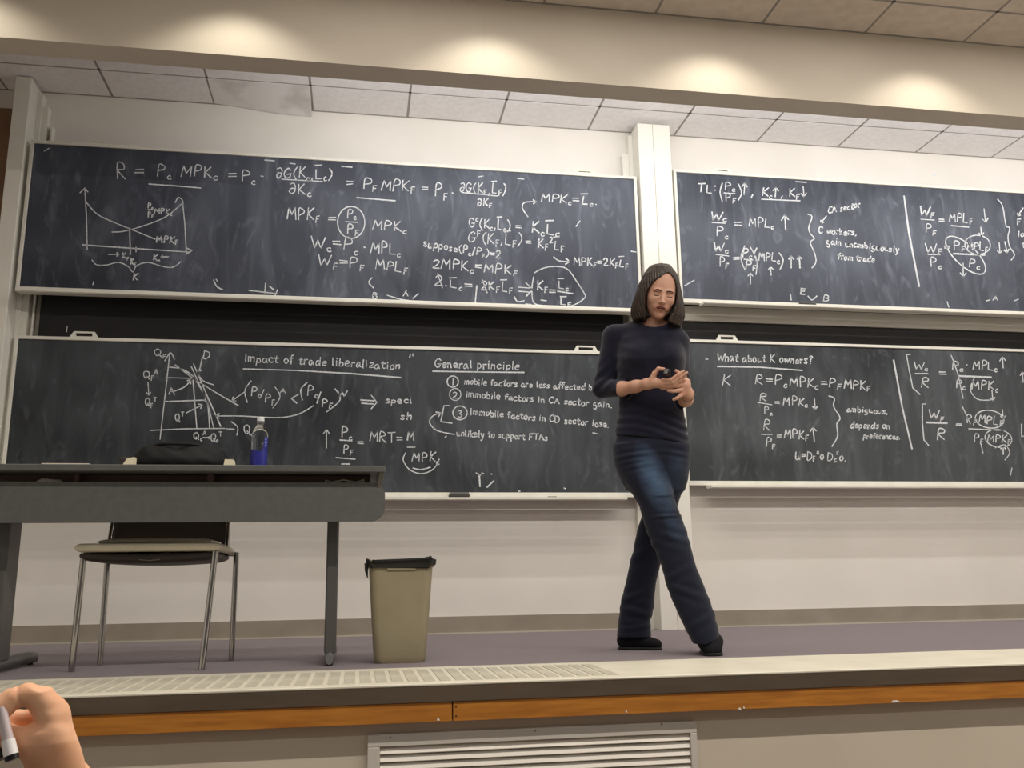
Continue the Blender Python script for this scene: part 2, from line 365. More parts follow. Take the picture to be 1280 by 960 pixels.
# ------------------------------------------------------------------ chalk strokes
G = {  # stroke font: width | strokes, coordinates in tenths of cap height
'A':'7|0,0 3.2,10 6.4,0;1.4,4 5.4,4','B':'5|0,0 0.4,10 3.6,9 3.4,6 0.5,5.3 4.4,4.2 4,0.8 0,0','C':'6|5.6,8.4 3.6,10 0.8,7.5 0.4,3 2.4,0 5.6,1.4',
'c':'5|4,4.9 2.4,6 0.4,4 0.5,1.4 2.2,0 4.4,1','D':'7|0.4,10 0.4,0 4.4,0.8 6,4.4 5,8.4 0.2,10','E':'5|4.6,9.6 0.6,9.8 0.4,0.2 4.6,0;0.6,5.2 3.8,5.2',
'F':'6|0.6,0 0.8,9.8 5,10;0.8,5.2 4,5.4','G':'7|5.8,8.2 3.6,10 0.8,7.5 0.4,3 2.8,0 5.4,1.8 5.6,4.4;3.2,4.2 6.6,4.6','I':'2|1,0 1,10','K':'6|0.6,0 0.8,10;5.2,10 0.9,4.6 5.6,0',
'L':'6|0.6,10 0.4,0.4 5,0','M':'8|0.2,0 1.2,10 3.8,3.4 6.4,10 7,0','P':'6|0.6,0 0.9,10 4.6,9.2 4.8,6.2 0.8,4.8','Q':'8|4,10 0.8,8 0.6,3 3.4,0.4 6.4,3 6.2,8 4,10;3.8,3 7.6,-1',
'R':'7|0.6,0 0.9,10 4.6,9.4 4.8,6.4 0.9,5 5.8,0','T':'7|0,9.8 6.4,10;3.2,10 3.2,0','U':'7|0.6,10 0.6,2 3,0 5.2,2.4 5.4,10 5.6,0','W':'9|0,10 2.2,0 4.4,7 6.4,0 9,10','N':'7|0.3,0 0.8,10 5,0.4 5.6,10',
'a':'5.4|4,5.2 2,6 0.4,3.6 0.6,0.8 2.4,0.3 4,4.8 4.2,1 5,0.2','b':'5.2|0.6,10 0.6,0.2;0.6,3.8 2.6,6 4.4,3.6 3.6,0.4 0.7,0.6','d':'5.4|4,5 2,6 0.4,3.4 0.8,0.4 2.6,0.2 4.2,4;4.6,10 4.4,0','e':'5|0.6,3.2 4.2,3.6 3.4,5.8 1.4,5.6 0.5,3 1.4,0.3 4.4,0.8',
'f':'4|4,9.2 2.8,10 1.6,8 1.4,0;0,5.8 3.6,6','g':'5.2|4,5.4 2,6 0.5,3.8 1.6,0.6 4,2.6 4.2,5.4 4,-2.6 2,-4 0.4,-2.8','h':'5.2|0.6,10 0.6,0;0.6,3.6 2.6,6 4,4.6 4.2,0','i':'2.6|1,6 1.1,0;1.1,8.4 1.2,8.9','k':'5|0.6,10 0.6,0;3.8,6 0.8,2.6 4.4,0',
'l':'2.4|1,10 1,0.6 1.6,0','m':'7.4|0.5,6 0.5,0;0.5,3.8 2,6 3.2,4.6 3.3,0;3.3,3.8 5,6 6.2,4.6 6.4,0','n':'5|0.5,6 0.6,0;0.6,3.8 2.4,6 3.8,4.6 4,0','o':'5|2.3,6 0.5,4 0.8,1 2.6,0 4.4,2.4 3.8,5.2 2.3,6','p':'5.2|0.6,6 0.5,-4;0.6,3.8 2.4,6 4.2,4 3.6,1 0.8,0.8',
'q':'5.2|4.2,6 4.3,-4;4.2,4 2.2,6 0.5,3.4 1.6,0.4 4,2','r':'4|0.6,6 0.6,0;0.6,3.4 2,5.8 3.6,5.6','s':'4.4|3.8,5.4 2,6 0.8,4.8 3.4,2 2.4,0.1 0.2,0.6','t':'4|1.7,9 1.6,1.4 2.6,0 3.8,0.8;0,6.2 3.6,6.4','u':'5.2|0.5,6 0.6,1.4 2.2,0 4,2.6 4.2,6 4.3,0','v':'5|0.3,6 2,0 4.4,6',
'w':'6.6|0.3,6 1.4,0 3.2,4.6 4.4,0 6.2,6','x':'5|0.3,6 4.2,0;4.2,6 0.3,0','y':'5|0.4,6 2,1.2;4.4,6 1.6,-3.6 0.2,-3.4','z':'5|0.4,5.8 4.2,6 0.4,0.2 4.4,0','1':'3|1.2,0 1.3,10','2':'6|0.4,8 2.4,10 4.6,7.8 3,3.6 0.2,0.2 5.4,0.4','3':'5|0.4,9 3,10 4,8 1.8,5.4 4.4,3.2 3,0 0.2,1',
'=':'6|0,6 5,6.2;0.2,3.4 5.2,3.6','(':'4|3.2,11.4 0.8,7.5 0.8,3 3.2,-1.8',')':'4|0.6,11.4 3,7.5 2.8,3 0.4,-1.8','.':'2.4|0.8,0 1.3,0.5','*':'3|1,5 1.6,5.4',',':'3|1.2,1 1.0,-0.6 0.3,-1.8','/':'4|3.2,10.6 0.6,-1.4',
'?':'5|0.6,8 2.2,10 4.2,8.4 2.4,5 2.3,2.8;2.3,0.6 2.4,0.1','<':'6|5,8.6 0.6,5 5.2,1.4',':':'2.6|1,7 1.2,7.5;1,2.4 1.2,2.9',' ':'3.4|','d_':'6|',
'~':'6|1,8.8 3.4,10 5,6.8 4.2,1.8 1.8,0 0.6,2.6 2.4,5 4.8,4.6','|':'3|1,11 0.8,-1','-':'4|0,5 3.4,5','^':'6|','"':'4|0.6,10 0.4,7;2.4,10 2.2,7.4','L-':'6|'}
SMOOTH = set('BCcDGPQRUabdefghmnopqrstuvwyz23()?~,')
def glyph(ch):
    w, s = G[ch].split('|')
    return float(w), [[tuple(map(float, p.split(','))) for p in st.split()] for st in s.split(';') if st.strip()]
def smooth(P, n=5):
    if len(P) < 3: return P
    out = []
    for i in range(len(P)-1):
        p0, p1, p2, p3 = P[max(i-1, 0)], P[i], P[i+1], P[min(i+2, len(P)-1)]
        for k in range(n):
            t = k/n; out.append(tuple(0.5*((2*b)+(-a+c)*t+(2*a-5*b+4*c-d)*t*t+(-a+3*b-3*c+d)*t**3) for a, b, c, d in zip(p0, p1, p2, p3)))
    return out+[P[-1]]
class Chalk:
    def __init__(s, parent, Y, wpx=1.35): s.p = parent; s.Y = Y-0.0012; s.w = wpx; s.mb = MB()
    def line(s, pts, w=None, sm=False):
        if sm: pts = smooth([tuple(map(float, p)) for p in pts])
        w = (w or s.w)/2*random.uniform(0.85, 1.15); P = [np.array(p, float) for p in pts]
        if len(P) < 2: return s
        for i in range(1, len(P)-1):          # break the ribbon at sharp corners
            a, b = P[i]-P[i-1], P[i+1]-P[i]
            if float(a@b) < 0.35*np.hypot(*a)*np.hypot(*b): s.line(P[:i+1], w*2); return s.line(P[i:], w*2)
        V = []; n = len(P)
        for i, p in enumerate(P):
            t = P[min(i+1, n-1)]-P[max(i-1, 0)]; L = np.hypot(*t); t = t/L if L > 1e-6 else np.array([1., 0.])
            nn = np.array([-t[1], t[0]])*w*random.uniform(0.8, 1.2)
            if i == 0: p = p-t*w*0.6
            if i == n-1: p = p+t*w*0.6
            V += [at(*(p+nn), s.Y), at(*(p-nn), s.Y)]
        s.mb.add(V, [(2*i, 2*i+1, 2*i+3, 2*i+2) for i in range(n-1)]); return s
    def text(s, txt, x, y, w, h, slope=0.045, lw=None):
        # markup: _c subscript, ^c superscript, ! before L draws a bar over it
        items = []; cx = 0.0; i = 0
        while i < len(txt):
            ch = txt[i]; sc, dy, bar = 1.0, 0.0, False
            if ch == '_' : i += 1; ch = txt[i]; sc, dy = 0.60, -2.4
            elif ch == '^': i += 1; ch = txt[i]; sc, dy = 0.60, 6.4
            elif ch == '!': i += 1; ch = txt[i]; bar = True
            gw, st = glyph(ch); items.append((cx, dy, sc, st, ch, bar)); cx += gw*sc+(1.0 if sc == 1 else 0.9); i += 1
        kx = w/max(cx-1.5, 1e-3); ky = h/10.0
        for ox, dy, sc, st, ch, bar in items:
            jx, jy, js, sh = random.uniform(-.35, .35), random.uniform(-.7, .7), random.uniform(0.88, 1.10), random.uniform(-0.02, 0.12)
            for P in st:
                q = [(px+random.uniform(-.3, .3)+py*sh, py+random.uniform(-.4, .4)) for px, py in P]
                pts = [(x+(ox+jx+px*sc)*kx, y-(dy+jy+py*sc*js)*ky+slope*((ox+px*sc)*kx)) for px, py in q]
                s.line(pts, lw or (s.w*(0.9 if sc < 1 else 1.0)), sm=ch in SMOOTH)
            if bar:
                s.line([(x+(ox-0.5)*kx, y-12.6*ky+slope*ox*kx), (x+(ox+5.2)*kx, y-12.9*ky+slope*ox*kx)])
        return s
    def circ(s, cx, cy, rx, ry, rot=0, a0=0, a1=360):
        a = np.radians(np.linspace(a0, a1, 30)); r = math.radians(rot)
        return s.line([(cx+rx*math.cos(t)*math.cos(r)-ry*math.sin(t)*math.sin(r), cy+rx*math.cos(t)*math.sin(r)+ry*math.sin(t)*math.cos(r)) for t in a])
    def arrow(s, pts, hs=4.5, sm=False, double=False):
        s.line(pts, sm=sm); a, b = np.array(pts[-2], float), np.array(pts[-1], float); t = (b-a)/np.hypot(*(b-a)); n = np.array([-t[1], t[0]])
        s.line([tuple(b-t*hs+n*hs*0.75), tuple(b), tuple(b-t*hs-n*hs*0.75)]); return s
    def done(s, name='chalk_writing', m=None):
        o = s.mb.obj(name, m or M['chalk'], s.p); o['kind'] = 'stuff'; s.mb = MB(); return o
# ---- upper left board
c = Chalk(UL, YU)
c.text('R', 146, 222, 13, 19).text('=', 168, 220, 12, 14).text('P_c', 196, 221, 17, 15).text('MPK_c', 226, 220, 45, 13).line([(186, 230), (215, 232), (251, 235)])
c.text('=', 285, 225, 10, 13).text('P_c', 302, 226, 17, 15).line([(326, 220), (329, 220.5)]).text('~G(K_c,!L_c)', 345, 222, 70, 13, 0.02).line([(352, 224), (403, 227)])
c.text('~K_c', 361, 242, 27, 12).text('=', 433, 235, 8, 12).text('P_F', 453, 236, 18, 14).text('MPK_F', 476, 237, 42, 13).line([(446, 247), (494, 251)])
c.text('=', 528, 241, 8, 11).text('P_F', 543, 245, 17, 15).line([(565, 241), (567, 241.5)]).text('~G(K_F,!L_F)', 574, 240, 58, 12).line([(578, 240.5), (622, 245)]).text('~K_F', 596, 257, 18, 10)
c.done()
c.text('MPK_c=!L_c.', 676, 252, 70, 10, 0.06).arrow([(660, 271), (653, 260), (656, 253), (670, 252)], 3.5, True)
c.text('G^c(K_c,!L_c)', 586, 284, 52, 12, 0.07).text('=', 645, 288, 7, 10).text('K_c!L_c', 664, 291, 35, 13, 0.07)
c.text('G^F(K_F,!L_F)', 585, 303, 67, 13, 0.05).text('=', 657, 308, 7, 10).text('K_F^2!L_F', 672, 310, 33, 12, 0.07)
c.arrow([(692, 321), (699, 326), (712, 327)], 5, True).text('MPK_F=2K_F!L_F', 717, 331, 68, 10, 0.04).done()
c.text('MPK_F', 359, 274, 40, 14).text('=', 410, 279, 10, 12).circ(439, 278, 17, 20).text('P_c', 434, 272, 11, 11).line([(432, 277), (447, 278)]).text('P_F', 434, 292, 14, 11).text('MPK_c', 465, 286, 42, 11, 0.07)
c.text('W_c=P_c', 389, 308, 58, 14, 0.11).line([(455, 309), (457, 309.5)]).text('MPL_c', 463, 315, 37, 13, 0.09)
c.text('W_F=P_F', 397, 332, 58, 13, 0.06).text('MPL_F', 469, 336, 40, 12, 0.09).done()
c.text('suppose(P_c/P_F)=2', 529, 308, 97, 9, 0.16).text('2MPK_c=MPK_F', 540, 334, 106, 11, 0.085)
c.text('2', 544, 357, 10, 12).line([(547, 342), (553, 360)]).line([(557, 357), (558, 357.5)]).text('!L_c=', 562, 360, 27, 10).line([(596, 357), (594, 379)], 1.8)
c.text('2K_F!L_F', 601, 362, 39, 11, 0.07).line([(603, 350), (609, 366)]).line([(648, 359), (662, 360)]).line([(648, 364), (661, 365)]).line([(657, 353), (666, 362), (658, 370)]).done()
c.text('K_F', 671, 363, 14, 12).text('=', 687, 368, 8, 9).text('!L_c', 698, 361, 12, 10).line([(697, 364), (716, 367)]).text('!L_F', 701, 381, 13, 8).line([(676, 375), (683, 376)])
c.line([(668, 341), (680, 335), (697, 333), (710, 337), (721, 352), (730, 366), (731, 372), (720, 380), (703, 384), (680, 382), (667, 378), (665, 360), (667, 346)], sm=True).done()
c.line([(267, 350), (271, 358), (278, 362)], sm=True).line([(270, 349), (272, 352)]).line([(311, 363), (346, 367)]).line([(332, 354), (331, 366)], 2).line([(337, 358), (342, 362)], 2).line([(347, 362), (344, 369)])
c.line([(465, 347), (461, 353), (467, 360)], sm=True).text('B', 466, 373, 5, 8).line([(484, 369), (500, 374), (514, 376)]).line([(504, 370), (508, 363)]).line([(510, 370), (508, 366)]).line([(523, 367), (516, 373)])
c.line([(643, 371), (647, 377), (655, 376)], sm=True).line([(657, 380), (664, 381)]).line([(720, 283), (725, 276)]).line([(789, 314), (795, 315)]).line([(331, 200), (343, 201)]).line([(362, 204), (369, 205)]).line([(427, 208), (440, 209)]).line([(598, 221), (604, 220)]).line([(647, 223), (655, 224)]).line([(117, 352), (116, 356)]).line([(55, 189), (62, 185)]).done('chalk_mark')
c.line([(106, 236), (108, 270), (109, 312)]).line([(100, 241), (106, 235), (110, 240)]).line([(103, 306), (160, 310), (235, 315)]).line([(233, 310), (240, 313), (234, 317)])
c.line([(219, 253), (223, 247), (228, 250), (229, 256)], sm=True).line([(228, 251), (231, 280), (233, 318)]).line([(108, 253), (122, 268), (145, 279), (165, 287), (194, 299)], sm=True).line([(140, 290), (155, 289), (180, 282), (207, 271), (228, 254)], sm=True)
c.line([(162, 285), (163, 318)]).line([(170, 309), (170, 315)]).text('MPK_c', 193, 267, 22, 7).text('P_c', 185, 260, 6, 6).line([(185, 262), (191, 262)]).text('P_F', 185, 271, 6, 6).text('MPK_F', 195, 303, 27, 9)
c.arrow([(136, 318), (149, 318)], 3).text('K_F', 153, 323, 8, 7).text('K_F', 163, 331, 7, 7).text('K_c', 191, 325, 9, 7).arrow([(211, 321), (201, 321)], 2.5)
c.line([(115, 325), (121, 331), (134, 331), (148, 328), (160, 333), (166, 340), (171, 332), (185, 328), (203, 333), (216, 334), (226, 327)], sm=True).text('K', 166, 350, 6, 8).done('chalk_diagram')
# ---- upper right board
c = Chalk(UR, YU)
c.text('TL:', 872, 240, 23, 11).line([(903, 229), (900, 240), (903, 252)], sm=True).text('P_c', 906, 237, 12, 9).line([(905, 241), (919, 242)]).text('P_F', 907, 251, 12, 9).line([(923, 230), (927, 241), (923, 250)], sm=True)
c.arrow([(930, 243), (931, 229)]).line([(941, 243), (939, 247)]).text('K_c', 952, 245, 13, 11).arrow([(969, 246), (970, 234)]).line([(978, 245), (976, 248)]).text('K_F', 986, 246, 13, 10).arrow([(1004, 233), (1005, 246)]).line([(952, 249), (1000, 251)]).done()
c.text('W_c', 888, 274, 20, 11).line([(890, 278), (907, 279)]).text('P_c', 896, 295, 14, 12).text('=', 918, 285, 10, 12).text('MPL_c', 936, 283, 31, 11).arrow([(982, 287), (981, 269)], 6)
c.text('W_c', 892, 314, 18, 10).line([(895, 318), (911, 320)]).text('P_F', 899, 333, 12, 11).text('=', 916, 327, 8, 10).line([(931, 307), (926, 322), (931, 337)], sm=True).text('P_c', 928, 321, 12, 11).line([(930, 324), (941, 325)]).text('P_F', 932, 336, 13, 10)
c.line([(938, 309), (946, 325), (945, 343)], sm=True).line([(946, 310), (943, 318), (946, 327)], sm=True).text('MPL_c', 948, 326, 26, 11).line([(974, 316), (979, 325), (975, 337)], sm=True).arrow([(989, 335), (989, 320)], 4).arrow([(1000, 335), (999, 320)], 4).arrow([(938, 355), (938, 341)], 4).arrow([(964, 344), (963, 333)], 4).done()
c.line([(1010, 268), (1015, 271), (1011, 284), (1013, 292), (1018, 298), (1013, 303), (1018, 316), (1020, 327), (1015, 335)], sm=True).text('CA sector', 1035, 267, 40, 8, -0.2).arrow([(1033, 270), (1026, 279)], 3)
c.text('C workers,', 1023, 292, 48, 8).text('gain unambiguously', 1033, 305, 90, 7.5, 0.12).text('from trade', 1047, 324, 46, 7.5, 0.09).text('E', 1000, 368, 6, 8).line([(1010, 370), (1015, 375), (1021, 370)], sm=True).text('B', 1030, 376, 6, 8).line([(988, 368), (989, 375)]).done()
c.line([(1130, 245), (1136, 290), (1149, 358)], 1.8).text('W_F', 1149, 270, 18, 12).line([(1151, 274), (1168, 275)]).text('P_F', 1157, 291, 13, 11).text('=', 1174, 279, 7, 9).text('MPL_F', 1186, 277, 29, 11).line([(1189, 282), (1211, 284)]).arrow([(1230, 261), (1232, 278)], 5).arrow([(1226, 284), (1227, 295)], 4)
c.text('W_F', 1157, 315, 20, 11).line([(1160, 318), (1175, 318)]).text('P_c', 1163, 333, 13, 10).text('=', 1180, 313, 7, 8).text('P_F', 1192, 312, 14, 10).text('MPL_F', 1209, 312, 25, 10).line([(1192, 317), (1231, 319)], 1.8).text('P_c', 1211, 334, 13, 10)
c.circ(1207, 319, 32, 13, 43).circ(1222, 306, 16, 12, 5).arrow([(1204, 329), (1204, 346)], 5).arrow([(1249, 303), (1250, 317)], 4).arrow([(1256, 302), (1259, 316)], 4)
c.line([(1247, 249), (1253, 257), (1256, 274), (1258, 283), (1262, 285), (1260, 296), (1262, 308), (1268, 318), (1264, 325)], sm=True).arrow([(1279, 260), (1272, 270)], 3).text('F -', 1271, 281, 12, 9).text('lo', 1272, 296, 8, 8).text('t', 1278, 309, 4, 7)
c.text('A', 1241, 375, 6, 5).line([(1233, 376), (1237, 375)]).line([(1268, 376), (1273, 374)]).line([(1184, 377), (1186, 384)]).line([(856, 357), (868, 350)]).line([(1165, 219), (1170, 219)]).line([(995, 227), (1008, 228)]).done()
# ---- lower left board
c = Chalk(LL, YL, 1.3)
c.text('Q_F', 193, 445, 14, 9).line([(212, 443), (208, 480), (200, 549)]).line([(206, 451), (213, 441), (218, 449)], sm=True).text('Q_F^A', 179, 473, 18, 10).arrow([(185, 478), (186, 494)], 3.5).text('Q_F^T', 181, 507, 14, 9).line([(188, 538), (230, 536), (281, 535.5)]).line([(283, 536), (293, 536.5)]).line([(289, 527), (297, 534), (296, 544)], sm=True).text('Q_c', 305, 543, 12, 11)
c.line([(212, 459), (226, 461), (241, 470), (251, 486), (259, 501), (262, 535)], sm=True).line([(242, 455), (256, 488), (276, 533)]).line([(239, 458), (249, 480), (259, 500), (267, 535)]).line([(219, 456), (240, 472), (267, 489), (298, 507)]).line([(246, 465), (254, 476), (267, 481)], sm=True).text('D', 254, 448, 8, 9).arrow([(253, 446), (249, 465)], 3)
c.line([(207, 472), (243, 473)]).line([(205, 502), (258, 500)]).line([(241, 472), (246, 535)]).circ(258, 500, 2, 2).circ(242, 473, 1.5, 1.5).text('A', 211, 492, 7, 9).arrow([(218, 489), (230, 484), (239, 475)], 4, True).text('Q^T', 219, 526, 10, 9).arrow([(233, 516), (253, 506)], 4).text('Q_c^A', 242, 549, 15, 9).arrow([(254, 547), (263, 547)], 2).text('Q_c^T', 263, 551, 14, 9)
c.arrow([(392, 507), (372, 518), (345, 522), (300, 520), (270, 520)], 4, True).done('chalk_diagram')
c.text('Impact of trade liberalization', 306, 452, 194, 10, 0.05).line([(304, 461), (370, 463), (440, 467), (501, 472)], 1.9).line([(513, 443), (512, 447)]).line([(516, 442), (516, 445)]).done()
c.line([(314, 476), (306, 488), (309, 503)], sm=True).text('P_c', 313, 494, 13, 12).line([(330, 487), (325, 498)]).text('P_F', 331, 503, 12, 10).line([(344, 484), (350, 496), (341, 510)], sm=True).text('A', 350, 492, 7, 7).line([(373, 493), (364, 498), (371, 504)])
c.line([(384, 478), (376, 487), (378, 500)], sm=True).text('P_c', 384, 494, 13, 11).line([(401, 490), (396, 504)]).text('P_F', 402, 508, 13, 10).line([(419, 486), (425, 500), (408, 515)], sm=True).text('W', 422, 495, 12, 8).arrow([(307, 489), (290, 501)], 4)
c.line([(451, 500), (468, 501)]).line([(452, 504), (467, 505)]).line([(464, 494), (471, 503), (464, 511)]).text('speci', 482, 504, 33, 8, 0.0).text('sh', 501, 524, 13, 9).done()
c.arrow([(408, 560), (408, 537)], 5).text('P_c', 427, 547, 13, 12).line([(425, 550), (440, 551)]).text('P_F', 429, 566, 12, 11).line([(420, 572), (444, 574)]).line([(427, 580), (437, 580)]).text('=', 447, 558, 7, 10).text('MRT=', 462, 552, 41, 12).text('M', 509, 551, 9, 10).line([(509, 559), (519, 559)]).text('MPK_c', 514, 576, 35, 12)
c.line([(507, 566), (504, 575), (512, 587), (527, 592), (542, 586), (549, 574)], sm=True).line([(516, 585), (526, 587), (538, 584)], sm=True).done()
c.text('General principle', 543, 459, 106, 10, 0.03).line([(541, 464), (600, 465), (655, 465.5)], 1.8).done()
c.circ(566, 477, 7, 7).text('1', 565, 481, 2, 8).text('mobile factors are less affected b', 580, 480, 160, 7.5, 0.05).done()
c.circ(569, 493, 7, 7.5).text('2', 566, 497, 6, 8).text('immobile factors in CA sector gain.', 582, 496, 183, 7.5, 0.075).done()
c.circ(575, 516, 9, 8.5).text('3', 572, 521, 5, 9).text('immobile factors in CD sector lose.', 588, 518, 173, 8, 0.095).line([(562, 507), (555, 507), (551, 527), (565, 529)]).done()
c.line([(568, 543), (546, 538), (537, 528), (541, 520), (550, 516)], sm=True).line([(545, 515), (551, 516), (548, 521)]).text('unlikely to support FTAs', 571, 545, 113, 8, 0.05).line([(741, 541), (746, 542)]).line([(556, 547), (558, 545)]).done()
c.line([(595, 591), (601, 594)]).line([(599, 593), (600, 608)], 2.2).line([(617, 601), (609, 609)], 2.0).line([(602, 591), (605, 592)]).line([(614, 592), (615, 593)]).line([(648, 614), (650, 614)]).line([(705, 610), (707, 611)]).line([(84, 408), (83, 415)], 1.2).done('chalk_mark')
# ---- lower right board
c = Chalk(LR, YL, 1.3)
c.text('What about K owners?', 896, 451, 119, 9, 0.03).line([(897, 458), (950, 459), (1003, 463)], 1.8).line([(882, 449), (885, 449)]).done()
c.text('K', 902, 482, 10, 13).text('R=P_c', 944, 480, 39, 12).text('MPK_c', 987, 482, 35, 12).text('=P_F', 1026, 483, 25, 11).text('MPK_F', 1055, 485, 32, 11).done()
c.text('R', 949, 501, 9, 10).line([(947, 503), (965, 506)]).text('P_c', 955, 516, 10, 9).text('=', 969, 507, 6, 8).text('MPK_c', 979, 506, 30, 10).arrow([(1018, 498), (1019, 512)], 4)
c.text('R', 954, 537, 9, 13).line([(952, 543), (965, 543)]).text('P_F', 957, 558, 12, 10).text('=', 971, 549, 6, 8).text('MPK_F', 980, 547, 30, 11).arrow([(1018, 552), (1016, 534)], 5)
c.line([(1036, 495), (1043, 498), (1042, 508), (1050, 522), (1046, 530), (1047, 545), (1040, 558)], sm=True).text('U=D_F^ao D_c^ro.', 994, 574, 63, 11, 0.03).done()
c.text('ambiguous,', 1058, 515, 52, 7, 0.05).text('depends on', 1063, 535, 49, 7.5, 0.02).text('preferences.', 1079, 548, 46, 7, 0.03).done()
c.line([(1117, 450), (1128, 510), (1140, 561)], 1.8).line([(1138, 443), (1133, 443), (1136, 460), (1141, 485), (1150, 493)]).text('W_c', 1142, 461, 17, 10).line([(1144, 467), (1160, 467)]).text('R', 1151, 483, 11, 12).text('=', 1174, 470, 9, 8).text('P_c', 1190, 461, 14, 10).line([(1208, 456), (1209, 456)]).text('MPL_c', 1216, 461, 30, 11).arrow([(1254, 460), (1253, 446)], 5)
c.line([(1198, 470), (1239, 471.5)], 1.9).text('P_c', 1195, 485, 11, 10).text('MPK_c', 1215, 486, 32, 11).arrow([(1240, 488), (1241, 501)], 4).line([(1189, 444), (1197, 466), (1204, 498)], 1.1).line([(1218, 472), (1213, 487), (1222, 499), (1238, 500)], 1.1, True).done()
c.line([(1157, 505), (1153, 505), (1153, 530), (1155, 550), (1161, 557)]).text('W_F', 1161, 523, 18, 11).line([(1158, 528), (1184, 529)], 1.8).text('R', 1171, 549, 11, 13).text('=', 1195, 534, 7, 8).text('P_F', 1208, 529, 12, 10).text('MPL_F', 1223, 529, 30, 11).circ(1237, 524, 18, 11, 8).arrow([(1253, 512), (1254, 524)], 4)
c.line([(1211, 536), (1255, 538)]).text('P_F', 1217, 552, 12, 9).text('MPK_F', 1234, 552, 29, 10).circ(1248, 548, 17, 11, 10).arrow([(1254, 568), (1254, 557)], 4).line([(1226, 554), (1229, 567)], 1.1).line([(1244, 560), (1256, 556), (1262, 566), (1256, 575)], 1.1, True).line([(1203, 508), (1213, 530)], 1.1).arrow([(1279, 478), (1278, 465)], 4).line([(1277, 530), (1277, 546), (1280, 545)]).line([(1265, 585), (1263, 594)]).done()

# erasers and chalk on the trays
M['felt'] = mat('eraser_felt', rgb(70, 68, 66), 0.95); M['felt2'] = mat('eraser_back', rgb(120, 118, 112), 0.7)
def eraser(x0, x1, y, z, label):
    t = thing('chalk_eraser', label, 'eraser', ((x0+x1)/2, y, z), group='felt erasers on the chalk trays')
    MB().box(x0, x1, y-0.020, y+0.020, z, z+0.020, 0.005).obj('felt_pad', M['felt'], t); MB().box(x0+0.004, x1-0.004, y-0.017, y+0.017, z+0.020, z+0.029, 0.003).obj('eraser_back', M['felt2'], t)
eraser(2.985, 3.105, YU-0.040, 2.178-0.033, 'dark grey felt eraser on the tray of the upper right board')
eraser(0.560, 0.690, YL-0.040, 0.866-0.033, 'grey felt eraser on the tray of the lower left board')
for x, y, z, l in ((-1.48, YU-0.05, 2.096-0.040, 'short white chalk stick on the tray of the upper left board'), (1.19, YL-0.05, 0.866-0.040, 'short grey chalk stick on the tray of the lower left board')):
    o = MB().tube([(x, y, z+0.007), (x+0.055, y-0.004, z+0.007)], 0.0055, 8).obj('chalk_stick', M['chalk'] if x < 0 else M['felt2'], smooth=True); tag(o, l, 'chalk')

# ------------------------------------------------------------------ vent in the riser
M['ventslat'] = mat('vent_slat', rgb(222, 214, 200), 0.4)
t = thing('air_vent', 'wide grey louvred air vent in the riser under the stage edge', 'vent', (0.605, 3.15, -0.8))
vx0, vx1, vz1, vz0 = 0.047, 1.166, -0.155, -0.70
fr = MB()
fr.box(vx0, vx1, 3.140, 3.16, vz1-0.038, vz1, 0.002); fr.box(vx0, vx1, 3.140, 3.16, vz0, vz0+0.038, 0.002)
fr.box(vx0, vx0+0.040, 3.140, 3.16, vz0+0.038, vz1-0.038, 0.002); fr.box(vx1-0.024, vx1, 3.140, 3.16, vz0+0.038, vz1-0.038, 0.002)
fr.obj('vent_frame', M['ventm'], t)
MB().box(vx0+0.03, vx1-0.02, 3.1575, 3.1595, vz0+0.03, vz1-0.03).obj('vent_back', M['dark'], t)
for sx, sz in ((0.12, -0.165), (0.60, -0.163), (1.04, -0.160), (0.067, -0.35)): MB().box(sx-0.003, sx+0.003, 3.1385, 3.141, sz-0.003, sz+0.003, 0.001).obj('screw', M['grey'], t)
z = vz1-0.050; sd = None
while z > vz0+0.045:
    if sd is None:
        s_ = MB().rings([[(x, 3.143, -0.010), (x, 3.1455, -0.0125), (x, 3.1565, 0.006), (x, 3.1545, 0.009)] for x in (vx0+0.041, vx1-0.025)]).obj('slat', M['ventslat'], t, local=True); sd = s_.data
    else:
        s_ = bpy.data.objects.new('slat', sd); COL.objects.link(s_); s_.parent = t
    s_.location = (-0.605, -3.15, 0.8+z); z -= 0.0245

# ------------------------------------------------------------------ desk
M['desk'] = mat('desk_laminate', rgb(90, 90, 87), 0.5, col2=rgb(84, 84, 81), scale=30)
M['deskedge'] = mat('desk_edge', rgb(102, 98, 92), 0.5)
M['deskdark'] = mat('desk_dark', rgb(104, 80, 70), 0.6)
M['steel'] = mat('desk_steel', rgb(82, 80, 78), 0.4, metal=0.1)
M['cap'] = mat('foot_cap', rgb(120, 120, 120), 0.4, metal=0.3)
t = thing('desk', 'long dark grey desk with a rounded front panel at the left', 'desk', (-0.9, 3.95, 0))
MB().box(-2.0, 0.108, 3.70, 4.17, 0.764, 0.790, 0.003).obj('desk_top', M['desk'], t)
R_ = 0.052; X1 = 0.109; zt, zb = 0.727, 0.570
out = [(-2.0, zb)]
for k in range(9): a = -math.pi/2+k*math.pi/16; out.append((X1-R_+R_*math.cos(a), zb+R_+R_*math.sin(a)))
for k in range(9): a = k*math.pi/16; out.append((X1-R_+R_*math.cos(a), zt-R_+R_*math.sin(a)))
out.append((-2.0, zt))
MB().rings([[(p[0], 3.752, p[1]) for p in out], [(p[0], 3.774, p[1]) for p in out]]).obj('modesty_panel', M['desk'], t)
MB().box(-1.95, 0.03, 3.80, 4.12, 0.690, 0.700).obj('under_shelf', M['deskdark'], t)
MB().box(-1.95, 0.05, 3.84, 3.855, 0.700, 0.763).obj('shelf_back', M['deskdark'], t)
